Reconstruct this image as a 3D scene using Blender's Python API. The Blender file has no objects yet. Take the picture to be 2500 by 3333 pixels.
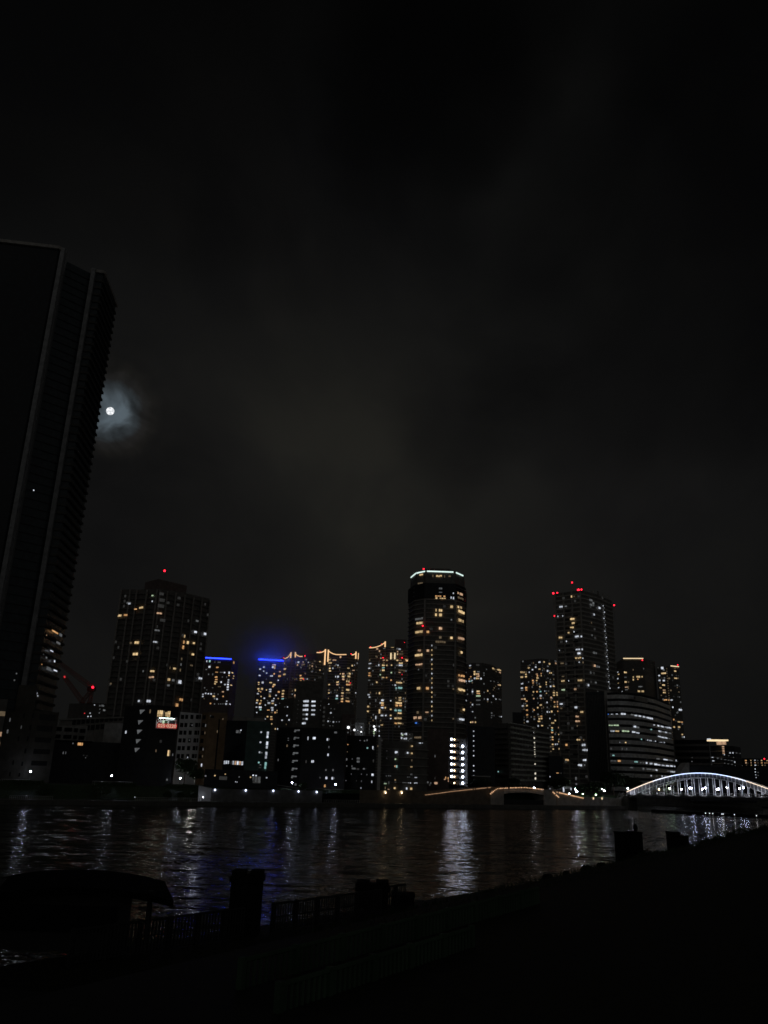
import bpy, math, random
from mathutils import Vector
# ------------------------------------------------------------------ camera
FPX, CX, CY, HZ = 2600.0, 1250.0, 1666.5, 2515.0      # focal length, centre and horizon of the 2500 x 3333 frame
CZ = 12.0
PITCH = math.atan((HZ-CY)/FPX); ROLL = math.radians(1.9)
Fv = Vector((0, math.cos(PITCH), math.sin(PITCH)))
U0 = Vector((0, -math.sin(PITCH), math.cos(PITCH))); X0 = Vector((1, 0, 0))
Rv = X0*math.cos(ROLL) + U0*math.sin(ROLL)
Uv = -X0*math.sin(ROLL) + U0*math.cos(ROLL)
CAM = Vector((0, 0, CZ))
S = bpy.context.scene
COL = S.collection
cd = bpy.data.cameras.new("camera"); cam = bpy.data.objects.new("camera", cd); COL.objects.link(cam)
from mathutils import Matrix
cam.matrix_world = Matrix(((Rv.x, Uv.x, -Fv.x, 0), (Rv.y, Uv.y, -Fv.y, 0), (Rv.z, Uv.z, -Fv.z, CZ), (0, 0, 0, 1)))
cd.sensor_fit = 'VERTICAL'; cd.sensor_height = 36.0; cd.lens = 36.0*FPX/3333.0
cd.clip_start = 0.5; cd.clip_end = 30000
S.camera = cam
S.render.engine = 'CYCLES'
S.view_settings.view_transform = 'Standard'; S.view_settings.look = 'None'
S.view_settings.exposure = 0; S.view_settings.gamma = 1
S.cycles.sample_clamp_indirect = 1.5; S.cycles.max_bounces = 5; S.cycles.diffuse_bounces = 2
S.cycles.glossy_bounces = 2; S.cycles.volume_bounces = 0
S.cycles.use_light_tree = True; S.cycles.filter_width = 1.6
S.cycles.caustics_reflective = False; S.cycles.caustics_refractive = False

def ray(px, py): return Fv*FPX + Rv*(px-CX) - Uv*(py-CY)
def P(px, py, Y):                       # point seen at a pixel, Y metres ahead
    d = ray(px, py); return CAM + d*(Y/d.y)
def PZ(px, py, Z):                      # point seen at a pixel, at height Z
    d = ray(px, py); return CAM + d*((Z-CZ)/d.z)
def _lin(px, z):                        # X = a*Y + b along an image column at height z
    k = (px-CX)/FPX; n = Rv - Fv*k
    return -n.y/n.x, -n.z*(z-CZ)/n.x
def PXZ(px, Y, z):
    a, b = _lin(px, z); return Vector((a*Y+b, Y, z))
def proj(p):
    d = p-CAM; w = d.dot(Fv); return (CX+FPX*d.dot(Rv)/w, CY-FPX*d.dot(Uv)/w)

# ------------------------------------------------------------------ world: night clouds lit by the city, moonlight
MOON = ray(359, 1338).normalized()
W = bpy.data.worlds.new("World"); S.world = W; W.use_nodes = True
nt = W.node_tree; nt.nodes.clear()
def N(t, tree=None, **kw):
    n = (tree or nt).nodes.new(t)
    for k, v in kw.items(): setattr(n, k, v)
    return n
def ramp(tree, stops, inp=None, interp='LINEAR'):
    r = tree.nodes.new('ShaderNodeValToRGB'); r.color_ramp.interpolation = interp
    el = r.color_ramp.elements
    while len(el) < len(stops): el.new(0.5)
    for e, (p, c) in zip(el, stops):
        e.position = p; e.color = (c[0], c[1], c[2], 1) if not isinstance(c, (int, float)) else (c, c, c, 1)
    if inp: tree.links.new(inp, r.inputs[0])
    return r
def mixc(tree, a, b, mode='MULTIPLY', fac=1.0):
    m = tree.nodes.new('ShaderNodeMix'); m.data_type = 'RGBA'; m.blend_type = mode; m.clamp_result = False
    for s, v in ((m.inputs[6], a), (m.inputs[7], b)):
        if isinstance(v, (tuple, list)): s.default_value = (*v, 1)
        else: tree.links.new(v, s)
    if isinstance(fac, (int, float)): m.inputs[0].default_value = fac
    else: tree.links.new(fac, m.inputs[0])
    return m.outputs[2]
L = nt.links.new
tc = N('ShaderNodeTexCoord'); gen = tc.outputs['Generated']
sep = N('ShaderNodeSeparateXYZ'); L(gen, sep.inputs[0])
k = 1.0
elev = ramp(nt, [(0, (.0078, .0078, .0073)), (.15, (.0085, .0084, .0079)), (.35, (.0093, .0092, .0087)), (.52, (.0070, .0070, .0067)),
                 (.68, (.0046, .0046, .0045)), (.80, (.0034, .0034, .0031)), (1, (.0028, .0028, .0026))], sep.outputs[2])
mp = N('ShaderNodeMapping'); mp.inputs['Scale'].default_value = (1.5, 1.0, 1.5); mp.inputs['Location'].default_value = (3.27, 1.4, .35); L(gen, mp.inputs[0])
wrp = N('ShaderNodeTexNoise'); wrp.inputs['Scale'].default_value = 3.2; wrp.inputs['Detail'].default_value = 3; L(gen, wrp.inputs['Vector'])
wsc = N('ShaderNodeVectorMath', operation='MULTIPLY_ADD'); L(wrp.outputs['Color'], wsc.inputs[0]); wsc.inputs[1].default_value = (.34, .34, .34); L(gen, wsc.inputs[2])
wsb = N('ShaderNodeVectorMath', operation='SUBTRACT'); L(wsc.outputs[0], wsb.inputs[0]); wsb.inputs[1].default_value = (.17, .17, .17)
wn_ = N('ShaderNodeVectorMath', operation='NORMALIZE'); L(wsb.outputs[0], wn_.inputs[0])
def cloud(sky_in, px, py, deg, mul):          # a broad darker or lighter cloud mass, edges broken by noise
    d = N('ShaderNodeVectorMath', operation='DOT_PRODUCT'); L(wn_.outputs[0], d.inputs[0]); d.inputs[1].default_value = ray(px, py).normalized()
    r = ramp(nt, [(0, (1, 1, 1)), (1, (mul, mul, mul*(1.03 if mul < 1 else .96)))], None, 'EASE'); m = N('ShaderNodeMapRange'); L(d.outputs['Value'], m.inputs[0])
    m.inputs[1].default_value = math.cos(math.radians(deg)); m.inputs[2].default_value = math.cos(math.radians(deg*.25)); L(m.outputs[0], r.inputs[0])
    return mixc(nt, sky_in, r.outputs[0])
nz = N('ShaderNodeTexNoise'); nz.inputs['Scale'].default_value = 2.1; nz.inputs['Detail'].default_value = 5; nz.inputs['Roughness'].default_value = .5; nz.inputs['Distortion'].default_value = .35
L(mp.outputs[0], nz.inputs['Vector'])
cl = ramp(nt, [(.33, (.66, .67, .69)), (.50, (.95, .95, .95)), (.66, (1.22, 1.20, 1.15))], nz.outputs[0], 'EASE')
sky = mixc(nt, elev.outputs[0], cl.outputs[0])
# the glow of the city is strongest ahead and slightly left, weaker to the sides
def dotn(v):
    d = N('ShaderNodeVectorMath', operation='DOT_PRODUCT'); L(gen, d.inputs[0]); d.inputs[1].default_value = v; return d.outputs['Value']
for c_ in ((1450, 330, 10, .48), (2200, 1000, 12, .58), (1620, 1330, 7, .72), (380, 260, 14, .6), (2420, 300, 9, .6), (950, 760, 9, .8), (520, 1750, 10, .8),
           (1780, 640, 8, 1.3), (1250, 1650, 12, 1.12), (2100, 1600, 9, .85)): sky = cloud(sky, *c_)
az = ramp(nt, [(.84, (.60, .61, .64)), (.95, (.86, .86, .88)), (1, (1.14, 1.13, 1.10))], dotn(ray(1180, 1560).normalized()), 'EASE')
sky = mixc(nt, sky, az.outputs[0])
back = ramp(nt, [(0, 1.0), (.5, 1.0)], None)
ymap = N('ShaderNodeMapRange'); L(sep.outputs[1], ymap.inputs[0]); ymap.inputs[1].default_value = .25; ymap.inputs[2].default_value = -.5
ymap.inputs[3].default_value = 1.0; ymap.inputs[4].default_value = 9.0; nt.nodes.remove(back)  # sky behind the camera is brightened, added to light the facades
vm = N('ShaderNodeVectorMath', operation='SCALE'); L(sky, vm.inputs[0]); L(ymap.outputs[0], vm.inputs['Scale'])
# clouds around the moon
md = dotn(MOON)
mn = N('ShaderNodeTexNoise'); mn.inputs['Scale'].default_value = 22; mn.inputs['Detail'].default_value = 5; mn.inputs['Distortion'].default_value = .6; L(gen, mn.inputs['Vector'])
wob = N('ShaderNodeMath', operation='MULTIPLY_ADD'); L(mn.outputs[0], wob.inputs[0]); wob.inputs[1].default_value = .0012; L(md, wob.inputs[2])
g1 = N('ShaderNodeMapRange'); L(wob.outputs[0], g1.inputs[0]); g1.inputs[1].default_value = .9994; g1.inputs[2].default_value = 1.0007; g1.inputs[3].default_value = 0; g1.inputs[4].default_value = 1
g1r = ramp(nt, [(0, 0.0), (.35, (.004, .004, .0045)), (.62, (.014, .020, .025)), (1, (.060, .082, .100))], g1.outputs[0], 'EASE')
g2 = N('ShaderNodeMapRange'); L(wob.outputs[0], g2.inputs[0]); g2.inputs[1].default_value = .9965; g2.inputs[2].default_value = 1.0006; g2.inputs[3].default_value = 0; g2.inputs[4].default_value = 1
g2r = ramp(nt, [(0, 0.0), (.5, (.0008, .0007, .0006)), (.8, (.005, .0045, .0036)), (1, (.012, .012, .011))], g2.outputs[0], 'EASE')
lum = ramp(nt, [(.32, .25), (.62, 1.15)], mn.outputs[0])
glow = mixc(nt, mixc(nt, g1r.outputs[0], g2r.outputs[0], 'ADD'), lum.outputs[0])
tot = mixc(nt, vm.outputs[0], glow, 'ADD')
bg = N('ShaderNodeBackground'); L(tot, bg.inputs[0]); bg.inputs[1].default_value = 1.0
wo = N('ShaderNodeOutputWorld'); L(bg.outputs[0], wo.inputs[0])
# moonlight
sl = bpy.data.lights.new("moonlight", 'SUN'); sl.energy = .004; sl.angle = math.radians(.6); sl.color = (.85, .92, 1)
so = bpy.data.objects.new("moonlight", sl); COL.objects.link(so)
so.rotation_euler = MOON.to_track_quat('Z', 'Y').to_euler()

# ------------------------------------------------------------------ materials
M = {}
def pr(name, base, rough=.7, spec=.3, metal=0, var=.25, scale=.6, bump=0):
    m = bpy.data.materials.new(name); m.use_nodes = True; t = m.node_tree
    b = t.nodes['Principled BSDF']; b.inputs['Roughness'].default_value = rough
    b.inputs['Specular IOR Level'].default_value = spec; b.inputs['Metallic'].default_value = metal
    g = t.nodes.new('ShaderNodeNewGeometry')
    n = t.nodes.new('ShaderNodeTexNoise'); n.inputs['Scale'].default_value = scale; n.inputs['Detail'].default_value = 5
    t.links.new(g.outputs['Position'], n.inputs['Vector'])
    r = ramp(t, [(.3, tuple(c*(1-var) for c in base)), (.7, tuple(min(1, c*(1+var)) for c in base))], n.outputs[0])
    t.links.new(r.outputs[0], b.inputs['Base Color'])
    if bump:
        bp = t.nodes.new('ShaderNodeBump'); bp.inputs['Strength'].default_value = bump
        t.links.new(n.outputs[0], bp.inputs['Height']); t.links.new(bp.outputs[0], b.inputs['Normal'])
    M[name] = m; return m
def em(name, col, st, var=.35, scale=.9):
    m = bpy.data.materials.new(name); m.use_nodes = True; t = m.node_tree; t.nodes.clear()
    o = t.nodes.new('ShaderNodeOutputMaterial'); e = t.nodes.new('ShaderNodeEmission'); t.links.new(e.outputs[0], o.inputs[0])
    e.inputs[0].default_value = (*col, 1)
    if var:
        g = t.nodes.new('ShaderNodeNewGeometry'); n = t.nodes.new('ShaderNodeTexNoise'); n.inputs['Scale'].default_value = scale
        t.links.new(g.outputs['Position'], n.inputs['Vector'])
        oi = t.nodes.new('ShaderNodeObjectInfo')
        a = t.nodes.new('ShaderNodeMapRange'); a.inputs[1].default_value = .3; a.inputs[2].default_value = .7
        a.inputs[3].default_value = st*(1-var); a.inputs[4].default_value = st*(1+var*.6); t.links.new(n.outputs[0], a.inputs[0])
        b = t.nodes.new('ShaderNodeMath'); b.operation = 'MULTIPLY_ADD'; b.inputs[1].default_value = var*1.2; b.inputs[2].default_value = 1-var*.6
        t.links.new(oi.outputs['Random'], b.inputs[0])
        c = t.nodes.new('ShaderNodeMath'); c.operation = 'MULTIPLY'; t.links.new(a.outputs[0], c.inputs[0]); t.links.new(b.outputs[0], c.inputs[1])
        t.links.new(c.outputs[0], e.inputs[1])
    else: e.inputs[1].default_value = st
    M[name] = m; return m
pr('concrete', (.40, .38, .345)); pr('blackwall', (.035, .034, .032)); pr('darkwall', (.17, .16, .145)); pr('beige', (.085, .077, .062)); pr('tower_fin', (.27, .27, .27)); pr('tower_balcony', (.07, .067, .06)); pr('palewall', (.55, .53, .49))
pr('blackglass', (.022, .024, .027), rough=.18, spec=.25, var=.2); pr('darkglass', (.045, .055, .06), rough=.25, spec=.2)
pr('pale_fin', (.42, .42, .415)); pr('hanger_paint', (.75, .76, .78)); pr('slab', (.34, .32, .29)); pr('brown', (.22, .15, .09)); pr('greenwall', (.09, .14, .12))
pr('blackwall2', (.075, .072, .066)); pr('slablit', (.72, .66, .56)); pr('greywall', (.17, .165, .16)); pr('brownwall', (.20, .165, .125)); pr('office_band', (.66, .65, .63)); pr('slab_balcony', (.50, .50, .43)); pr('redtint', (.17, .13, .12)); pr('steel', (.22, .22, .22), rough=.5, metal=.3); pr('crane_red', (.30, .10, .07), rough=.5)  # slablit: corridor light put into a brighter, warmer slab colour
pr('bridge_paint', (.13, .135, .15), rough=.5); pr('deck', (.09, .09, .09)); pr('quay', (.12, .115, .10), bump=.4)
pr('paving', (.16, .155, .14)); pr('land', (.07, .07, .06)); pr('soil', (.022, .022, .016), scale=2, bump=.5)
pr('leaf', (.055, .085, .035), rough=.6, var=.4, scale=3); pr('leafdark', (.03, .045, .02), var=.4, scale=3)
pr('bark', (.08, .06, .045)); pr('darksteel', (.035, .035, .035), rough=.6); pr('greenpaint', (.055, .10, .055), rough=.6)
pr('rooftile', (.007, .007, .007), rough=.8, spec=.03); pr('whitewall', (.75, .76, .78), var=.06); pr('grass', (.045, .07, .03), var=.4, scale=2)
pr('darkconc', (.014, .014, .014), spec=.05, rough=.9, var=.3, scale=2, bump=.3); pr('windowdark', (.012, .012, .013), rough=.2, spec=.3)
em('w', (.82, .88, 1.0), .74, .5); em('y', (1, .70, .35), .74, .5); em('o', (1, .53, .22), .66, .5); em('p', (1, .62, .38), .55, .5)
em('g', (.72, .95, .62), .62); em('c', (.45, .88, .85), .62); em('b', (.08, .28, 1), 1.2); em('d', (.78, .82, .85), .13)
em('e', (1, .74, .45), .12); em('x', (.7, .7, .68), .035); em('r', (1, .05, .06), .9, 0); em('W', (.95, .97, 1), 2.0, 0)
em('avi', (1, .012, .03), 5, 0); em('lamp_white', (.84, .88, 1), 38, 0); em('lamp_cool', (.68, .74, 1), 60, 0); em('lamp_quay', (.68, .76, 1), 105, 0); em('lamp_warm', (1, .72, .42), 14, 0)
em('lamp_green', (.7, 1, .62), 26, 0); em('string', (1, .58, .32), 1.15, 0); em('goldline', (1, .60, .30), 1.15, .1); em('blueline', (.012, .03, 1), 9.0, 0)
em('crownlight', (.66, 1, .90), .95, .1); em('gold', (1, .76, .45), 1.1, .1); em('arch_cool', (.54, .66, 1), 2.4, 0); em('arch_mid', (.80, .84, 1), 2.0, 0); em('arch_warm', (1, .80, .62), 1.6, 0)
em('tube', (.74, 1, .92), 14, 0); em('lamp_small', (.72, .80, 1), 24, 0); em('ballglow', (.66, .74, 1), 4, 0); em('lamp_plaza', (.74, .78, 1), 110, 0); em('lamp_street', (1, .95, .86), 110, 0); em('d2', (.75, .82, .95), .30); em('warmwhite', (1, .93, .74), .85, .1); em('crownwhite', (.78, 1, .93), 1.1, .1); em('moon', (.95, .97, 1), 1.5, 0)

# ------------------------------------------------------------------ mesh helpers
class MB:
    def __init__(s): s.v = []; s.f = []; s.mi = []; s.m = 0
    def add(s, vs, fs):
        o = len(s.v); s.v += [Vector(v) for v in vs]
        for f in fs: s.f.append([o+i for i in f]); s.mi.append(s.m)
    def par(s, o, a, b, c):             # parallelepiped from a corner and three edges
        o, a, b, c = map(Vector, (o, a, b, c))
        if a.cross(b).dot(c) < 0: a, b = b, a
        vs = [o, o+a, o+a+b, o+b, o+c, o+a+c, o+a+b+c, o+b+c]
        s.add(vs, [(0, 3, 2, 1), (4, 5, 6, 7), (0, 1, 5, 4), (1, 2, 6, 5), (2, 3, 7, 6), (3, 0, 4, 7)]); return s
    def box(s, c, sx, sy, sz, ax=None):
        ax = Vector(ax or (1, 0, 0)).normalized(); ay = Vector((-ax.y, ax.x, 0))
        c = Vector(c); return s.par(c-ax*sx/2-ay*sy/2-Vector((0, 0, sz/2)), ax*sx, ay*sy, Vector((0, 0, sz)))
    def prism(s, poly, z0, z1):
        n = len(poly); a = sum(poly[i][0]*poly[(i+1) % n][1]-poly[(i+1) % n][0]*poly[i][1] for i in range(n))
        if a < 0: poly = poly[::-1]
        s.add([(p[0], p[1], z0) for p in poly]+[(p[0], p[1], z1) for p in poly],
              [tuple(range(n))[::-1], tuple(range(n, 2*n))]+[(i, (i+1) % n, n+(i+1) % n, n+i) for i in range(n)]); return s
    def tube(s, p, q, r, n=6, r2=None):
        p, q = Vector(p), Vector(q); d = (q-p).normalized(); r2 = r if r2 is None else r2
        a = d.orthogonal().normalized(); b = d.cross(a)
        ring = [a*math.cos(2*math.pi*i/n)+b*math.sin(2*math.pi*i/n) for i in range(n)]
        s.add([p+x*r for x in ring]+[q+x*r2 for x in ring], [tuple(range(n))[::-1], tuple(range(n, 2*n))]+[(i, (i+1) % n, n+(i+1) % n, n+i) for i in range(n)]); return s
    def ball(s, c, r, nu=8, nv=5, sz=1.0):
        c = Vector(c); vs = [c+Vector((0, 0, r*sz))]; 
        for j in range(1, nv):
            t = math.pi*j/nv
            for i in range(nu):
                u = 2*math.pi*i/nu; vs.append(c+Vector((r*math.sin(t)*math.cos(u), r*math.sin(t)*math.sin(u), r*sz*math.cos(t))))
        vs.append(c-Vector((0, 0, r*sz))); fs = []
        for i in range(nu): fs.append((0, 1+i, 1+(i+1) % nu)); fs.append((len(vs)-1, 1+(nv-2)*nu+(i+1) % nu, 1+(nv-2)*nu+i))
        for j in range(nv-2):
            for i in range(nu): fs.append((1+j*nu+i, 1+(j+1)*nu+i, 1+(j+1)*nu+(i+1) % nu, 1+j*nu+(i+1) % nu))
        s.add(vs, fs); return s
    def build(s, name, mats, parent=None, smooth=False):
        off = Vector((0, 0, 0)); q = parent
        while q: off += q.location; q = q.parent
        me = bpy.data.meshes.new(name); me.from_pydata([v-off for v in s.v], [], s.f)
        for m in (mats if isinstance(mats, (list, tuple)) else [mats]): me.materials.append(M[m] if isinstance(m, str) else m)
        if max(s.mi, default=0): me.polygons.foreach_set('material_index', s.mi)
        if smooth: me.polygons.foreach_set('use_smooth', [True]*len(me.polygons))
        o = bpy.data.objects.new(name, me); COL.objects.link(o); o.parent = parent; return o
def thing(name, label, cat, loc=(0, 0, 0), group=None):
    o = bpy.data.objects.new(name, None); COL.objects.link(o); o.location = loc; o.empty_display_size = .5
    return tag(o, label, cat, group)
def tag(o, label, cat, group=None):
    o['label'] = label; o['category'] = cat
    if group: o['group'] = group
    return o
def structure(o): o['kind'] = 'structure'; return o

# ------------------------------------------------------------------ facades
class Face:
    def __init__(s, A, B):
        s.A, s.B = Vector(A), Vector(B); s.u = (s.B-s.A).normalized(); s.len = (s.B-s.A).length
        n = Vector((s.u.y, -s.u.x, 0)); s.n = n if n.dot(CAM-s.A) > 0 else -n
    def hit(s, px, py):
        d = ray(px, py); t = (s.A-CAM).dot(s.n)/d.dot(s.n); p = CAM+d*t
        return (p-s.A).dot(s.u), p.z
    def pt(s, u, z, d=0): q = s.A+s.u*u+s.n*d; return Vector((q.x, q.y, z))
    def rect(s, cx, cy, w, h):
        u0, _ = s.hit(cx-w/2, cy); u1, _ = s.hit(cx+w/2, cy); _, z1 = s.hit(cx, cy-h/2); _, z0 = s.hit(cx, cy+h/2)
        return [min(u0, u1), max(u0, u1), z0, z1]
def WL(x0, y0, s, txt):                 # lit openings noted from an enlarged view: cx cy w h colour
    out = []
    for it in txt.replace('\n', ' ').split(';'):
        a = it.split()
        if len(a) < 5: continue
        cx, cy, w, h = map(float, a[:4]); out.append((x0+cx/s, y0+cy/s, w/s, h/s, a[4]))
    return out
class Bldg:
    def __init__(s, name, label, cat, Z, tops, back=28, z0=3, fh=3.2, ledge=None, wall='concrete', led='slab', pil=(), group=None, first_py=None, glassfaces=()):
        if first_py is not None: Z = P(tops[0][0], first_py, tops[0][1]).z
        s.Z = Z; pts = []
        for t_ in tops: pts.append(PZ(t_[0], t_[1], Z) if t_[1] > 1400 or len(t_) > 2 else PXZ(t_[0], t_[1], Z))
        s.pts = pts; c = sum(pts, Vector())/len(pts)
        away = Vector((c.x, c.y, 0)).normalized()
        s.away = away; s.back = back
        poly = pts+[pts[-1]+away*back, pts[0]+away*back]
        s.poly = [(p.x, p.y) for p in poly]; s.z0 = z0; s.fh = fh
        s.root = thing(name, label, cat, (c.x, c.y, z0), group)
        s.faces = [Face(pts[i], pts[i+1]) for i in range(len(pts)-1)]
        mb = MB(); mb.prism(s.poly, z0, Z)
        if ledge:
            d, h = ledge; mb.m = 1; n = int((Z-z0-1)/fh)
            for f in s.faces:
                for k in range(1, n+1):
                    z = Z-k*fh; e = d*.98
                    mb.par(f.pt(-e*.3, z, .003), f.u*(f.len+e*.6), f.n*d, Vector((0, 0, h)))
        mb.m = 1
        for fi, u, w, d in pil:
            f = s.faces[fi]; mb.par(f.pt(u*f.len-w/2, z0, .002), f.u*w, f.n*d, Vector((0, 0, Z-z0-.002)))
        s.wall = mb.build('wall', [wall, led], s.root); s.wins = []
        print(name, 'Z=%.0f' % Z, ['(%.0f,%.0f) Y%.0f' % (*proj(p), p.y) for p in pts])
    def face_at(s, px, py):
        for i, f in enumerate(s.faces):
            u, z = f.hit(px, py)
            if -.5 <= u <= f.len+.5: return f
        return s.faces[0] if px < CX and False else min(s.faces, key=lambda f: min(abs(f.hit(px, py)[0]), abs(f.hit(px, py)[0]-f.len)))
    def lit(s, items, d=.08, face=None):
        for cx, cy, w, h, c in items:
            f = s.faces[face] if face is not None else s.face_at(cx, cy)
            u0, u1, z0, z1 = f.rect(cx, cy, w, h)
            u0 = max(u0, .05); u1 = min(u1, f.len-.05)
            if u1-u0 < .2:
                m_ = min(max((u0+u1)/2, .4), f.len-.4); u0, u1 = m_-.3, m_+.3
            uc, hw, zc, hz = (u0+u1)/2, (u1-u0)*.5, (z0+z1)/2, (z1-z0)*.5
            if c not in 'kx': u0, u1, z0, z1 = uc-hw*.94, uc+hw*.94, zc-hz*.9, zc+hz*.9
            z1 = min(z1, getattr(s, 'Zc', s.Z)-.2)
            if z1-z0 < .2: continue
            s.wins.append((f, u0, u1, z0, z1, c, d))
        return s
    def grid(s, fi, ncol, prob, cols, rng, zlo, zhi=None, w=.62, h=.5, d=.08, skip=None):
        f = s.faces[fi]; zhi = zhi or s.Z-1; cw = f.len/ncol; k = 1
        while s.Z-k*s.fh > zlo:
            z = s.Z-k*s.fh; k += 1
            if z > zhi: continue
            for j in range(ncol):
                if rng.random() < prob*(1.6 if (j*7+3) % 5 == 0 else .8):
                    ww = cw*w*rng.uniform(.6, 1.1); u = (j+.5)*cw
                    s.wins.append((f, u-ww/2, u+ww/2, z+s.fh*.32, z+s.fh*(.32+h), rng.choice(cols), d))
        return s
    def done(s, cap=100):
        ws = sorted(s.wins, key=lambda a: -(a[2]-a[1])*(a[4]-a[3])*(.15 if a[5] in 'xk' else 1))
        rest = {}
        for i, (f, u0, u1, z0, z1, c, d) in enumerate(ws):
            mat = 'windowdark' if c == 'k' else c
            if i < cap-8:
                m = MB(); w = u1-u0; n = 1 if c in 'kxb' else max(1, min(6, round(w/1.5)))
                r_ = random.Random(i*31+int(u0*7)+int(z0))
                for j in range(n):
                    if n > 2 and r_.random() < .10: continue
                    a = u0+w*j/n; e = .06*w/n if n > 1 else 0; hh = (z1-z0)*(r_.uniform(.72, 1) if n > 1 else 1)
                    m.par(f.pt(a+e, z0+((z1-z0)-hh)*r_.random(), d), f.u*(w/n-2*e), f.n*.06, Vector((0, 0, hh)))
                if m.v: m.build('window', mat, s.root)
            else: rest.setdefault(mat, []).append((f, u0, u1, z0, z1, d))
        if rest:
            mb = MB(); mats = list(rest)
            for i, m in enumerate(mats):
                mb.m = i
                for f, u0, u1, z0, z1, d in rest[m]: mb.par(f.pt(u0, z0, d), f.u*(u1-u0), f.n*.06, Vector((0, 0, z1-z0)))
            o = mb.build('small_windows', mats, s.root); o['kind'] = 'stuff'
        return s
    def block(s, name, tops, h, back=8, inset=None, mat='concrete'):   # a volume on the roof between two columns of the picture
        Z = s.Z; a, b = PXZ(tops[0][0], tops[0][1], Z), PXZ(tops[1][0], tops[1][1], Z)
        poly = [(a.x, a.y), (b.x, b.y), (b.x+s.away.x*back, b.y+s.away.y*back), (a.x+s.away.x*back, a.y+s.away.y*back)]
        return MB().prism(poly, Z-.5, Z+h).build(name, mat, s.root)
    def beacon(s, px, py, Y=None, r=.55, mat='avi', mast=None):
        p = P(px, py, Y or s.pts[0].y); o = MB().ball(p, r).build('warning_light', mat, s.root)
        zb = s.Z-.4 if p.z > s.Z else None
        if zb is not None: MB().tube((p.x, p.y, zb), (p.x, p.y, p.z-r*.9), .12).build('mast', 'steel', s.root)
        return o
# ================================================================== BUILDINGS
rng = random.Random(7)
# --- giant dark tower at the left edge
gt = Bldg('residential_tower', 'giant unlit dark glass tower with two pale vertical fins beside the moon', 'tower', 208,
          [(-150, 772, 1), (190, 811, 1), (207, 822, 1)], back=3, z0=3, fh=3.4, wall='blackglass', led='slab', ledge=None)
fA = gt.pts[-1]
fB0, fB1, fC, fD = PZ(219, 846, 208), PZ(299, 886, 208), PZ(336, 891, 208), PZ(376, 997, 208)
print('giant', fA, fB0, fB1, fC, fD)
mb = MB(); aw = gt.away*14
mb.prism([(p.x, p.y) for p in (fB0, fB1, fB1+aw, fB0+aw)], 3, 207.2)
mb.prism([(p.x, p.y) for p in (fB1, fC, fD, fD+aw*.4, fB1+aw)], 3, 207.6)
mb.m = 1
FB, FC, FD = Face(fB0, fB1), Face(fB1, fC), Face(fC, fD)
for kf in range(1, 63):
    z = 207-kf*3.3
    mb.par(FB.pt(0, z, .01), FB.u*FB.len, FB.n*.35, Vector((0, 0, .3)))
mb.build('recessed_wing', ['darkglass', 'blackglass'], gt.root)
for kf in range(1, 63):
    z = 207-kf*3.3; b = MB()
    b.par(FD.pt(-.2, z, .01), FD.u*(FD.len+.2), FD.n*.75, Vector((0, 0, .85)))
    b.par(FC.pt(FC.len*.45, z, .01), FC.u*(FC.len*.55), FC.n*.6, Vector((0, 0, .9)))
    b.build('balcony', 'tower_balcony', gt.root)
for q in (fA, (fB1*.5+fC*.5)*.4+fB1*.6):
    f = MB(); f.box((q.x, q.y, 105.6), 1.6, 3.4, 207, ax=gt.faces[0].u); f.build('fin', 'tower_fin', gt.root)
c = MB()
for f in (gt.faces[0], gt.faces[1], FC, FD): c.par(f.pt(-.4, 207.8, -.6), f.u*(f.len+.8), f.n*1.5, Vector((0, 0, 1.3)))
c.build('roof_rim', 'slab', gt.root)
gw = MB()
GF = []
for cx, cy, w, h, col in WL(0, 1600, 2.304, '395 1052 50 12 o;312 1066 14 10 p;438 1075 20 22 d;420 1135 30 16 d;370 1195 24 8 w;288 1212 12 8 d;330 1245 10 14 d;392 1272 8 16 w;268 1284 10 8 o;348 1328 34 24 d;398 1342 28 10 w;246 1508 22 14 w;264 1532 8 8 w'):
    GF.append((cx, cy, w, h, col))
for cx, cy, w, h, col in GF:
    u0, u1, z0, z1 = FD.rect(cx, cy, w, h)
    MB().par(FD.pt(max(u0, 0), z0, .85), FD.u*max(.4, min(u1, FD.len)-max(u0, 0)), FD.n*.06, Vector((0, 0, z1-z0))).build('window', col, gt.root)
for cx, cy, w, h, col in WL(0, 1600, 2.304, '232 1585 18 14 w;152 1195 10 14 d;120 1365 8 10 d;104 1415 10 12 d')+WL(0, 760, 2.633, '285 2202 9 10 w'):
    u0, u1, z0, z1 = FC.rect(cx, cy, w, h) if cx > 60 and cy > 1900 else FB.rect(cx, cy, w, h)
    F_ = FC if cx > 60 and cy > 1900 else FB
    if -1 < u0 < F_.len: MB().par(F_.pt(u0, z0, .4), F_.u*(u1-u0), F_.n*.06, Vector((0, 0, z1-z0))).build('window', col, gt.root)
gt.done()

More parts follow.
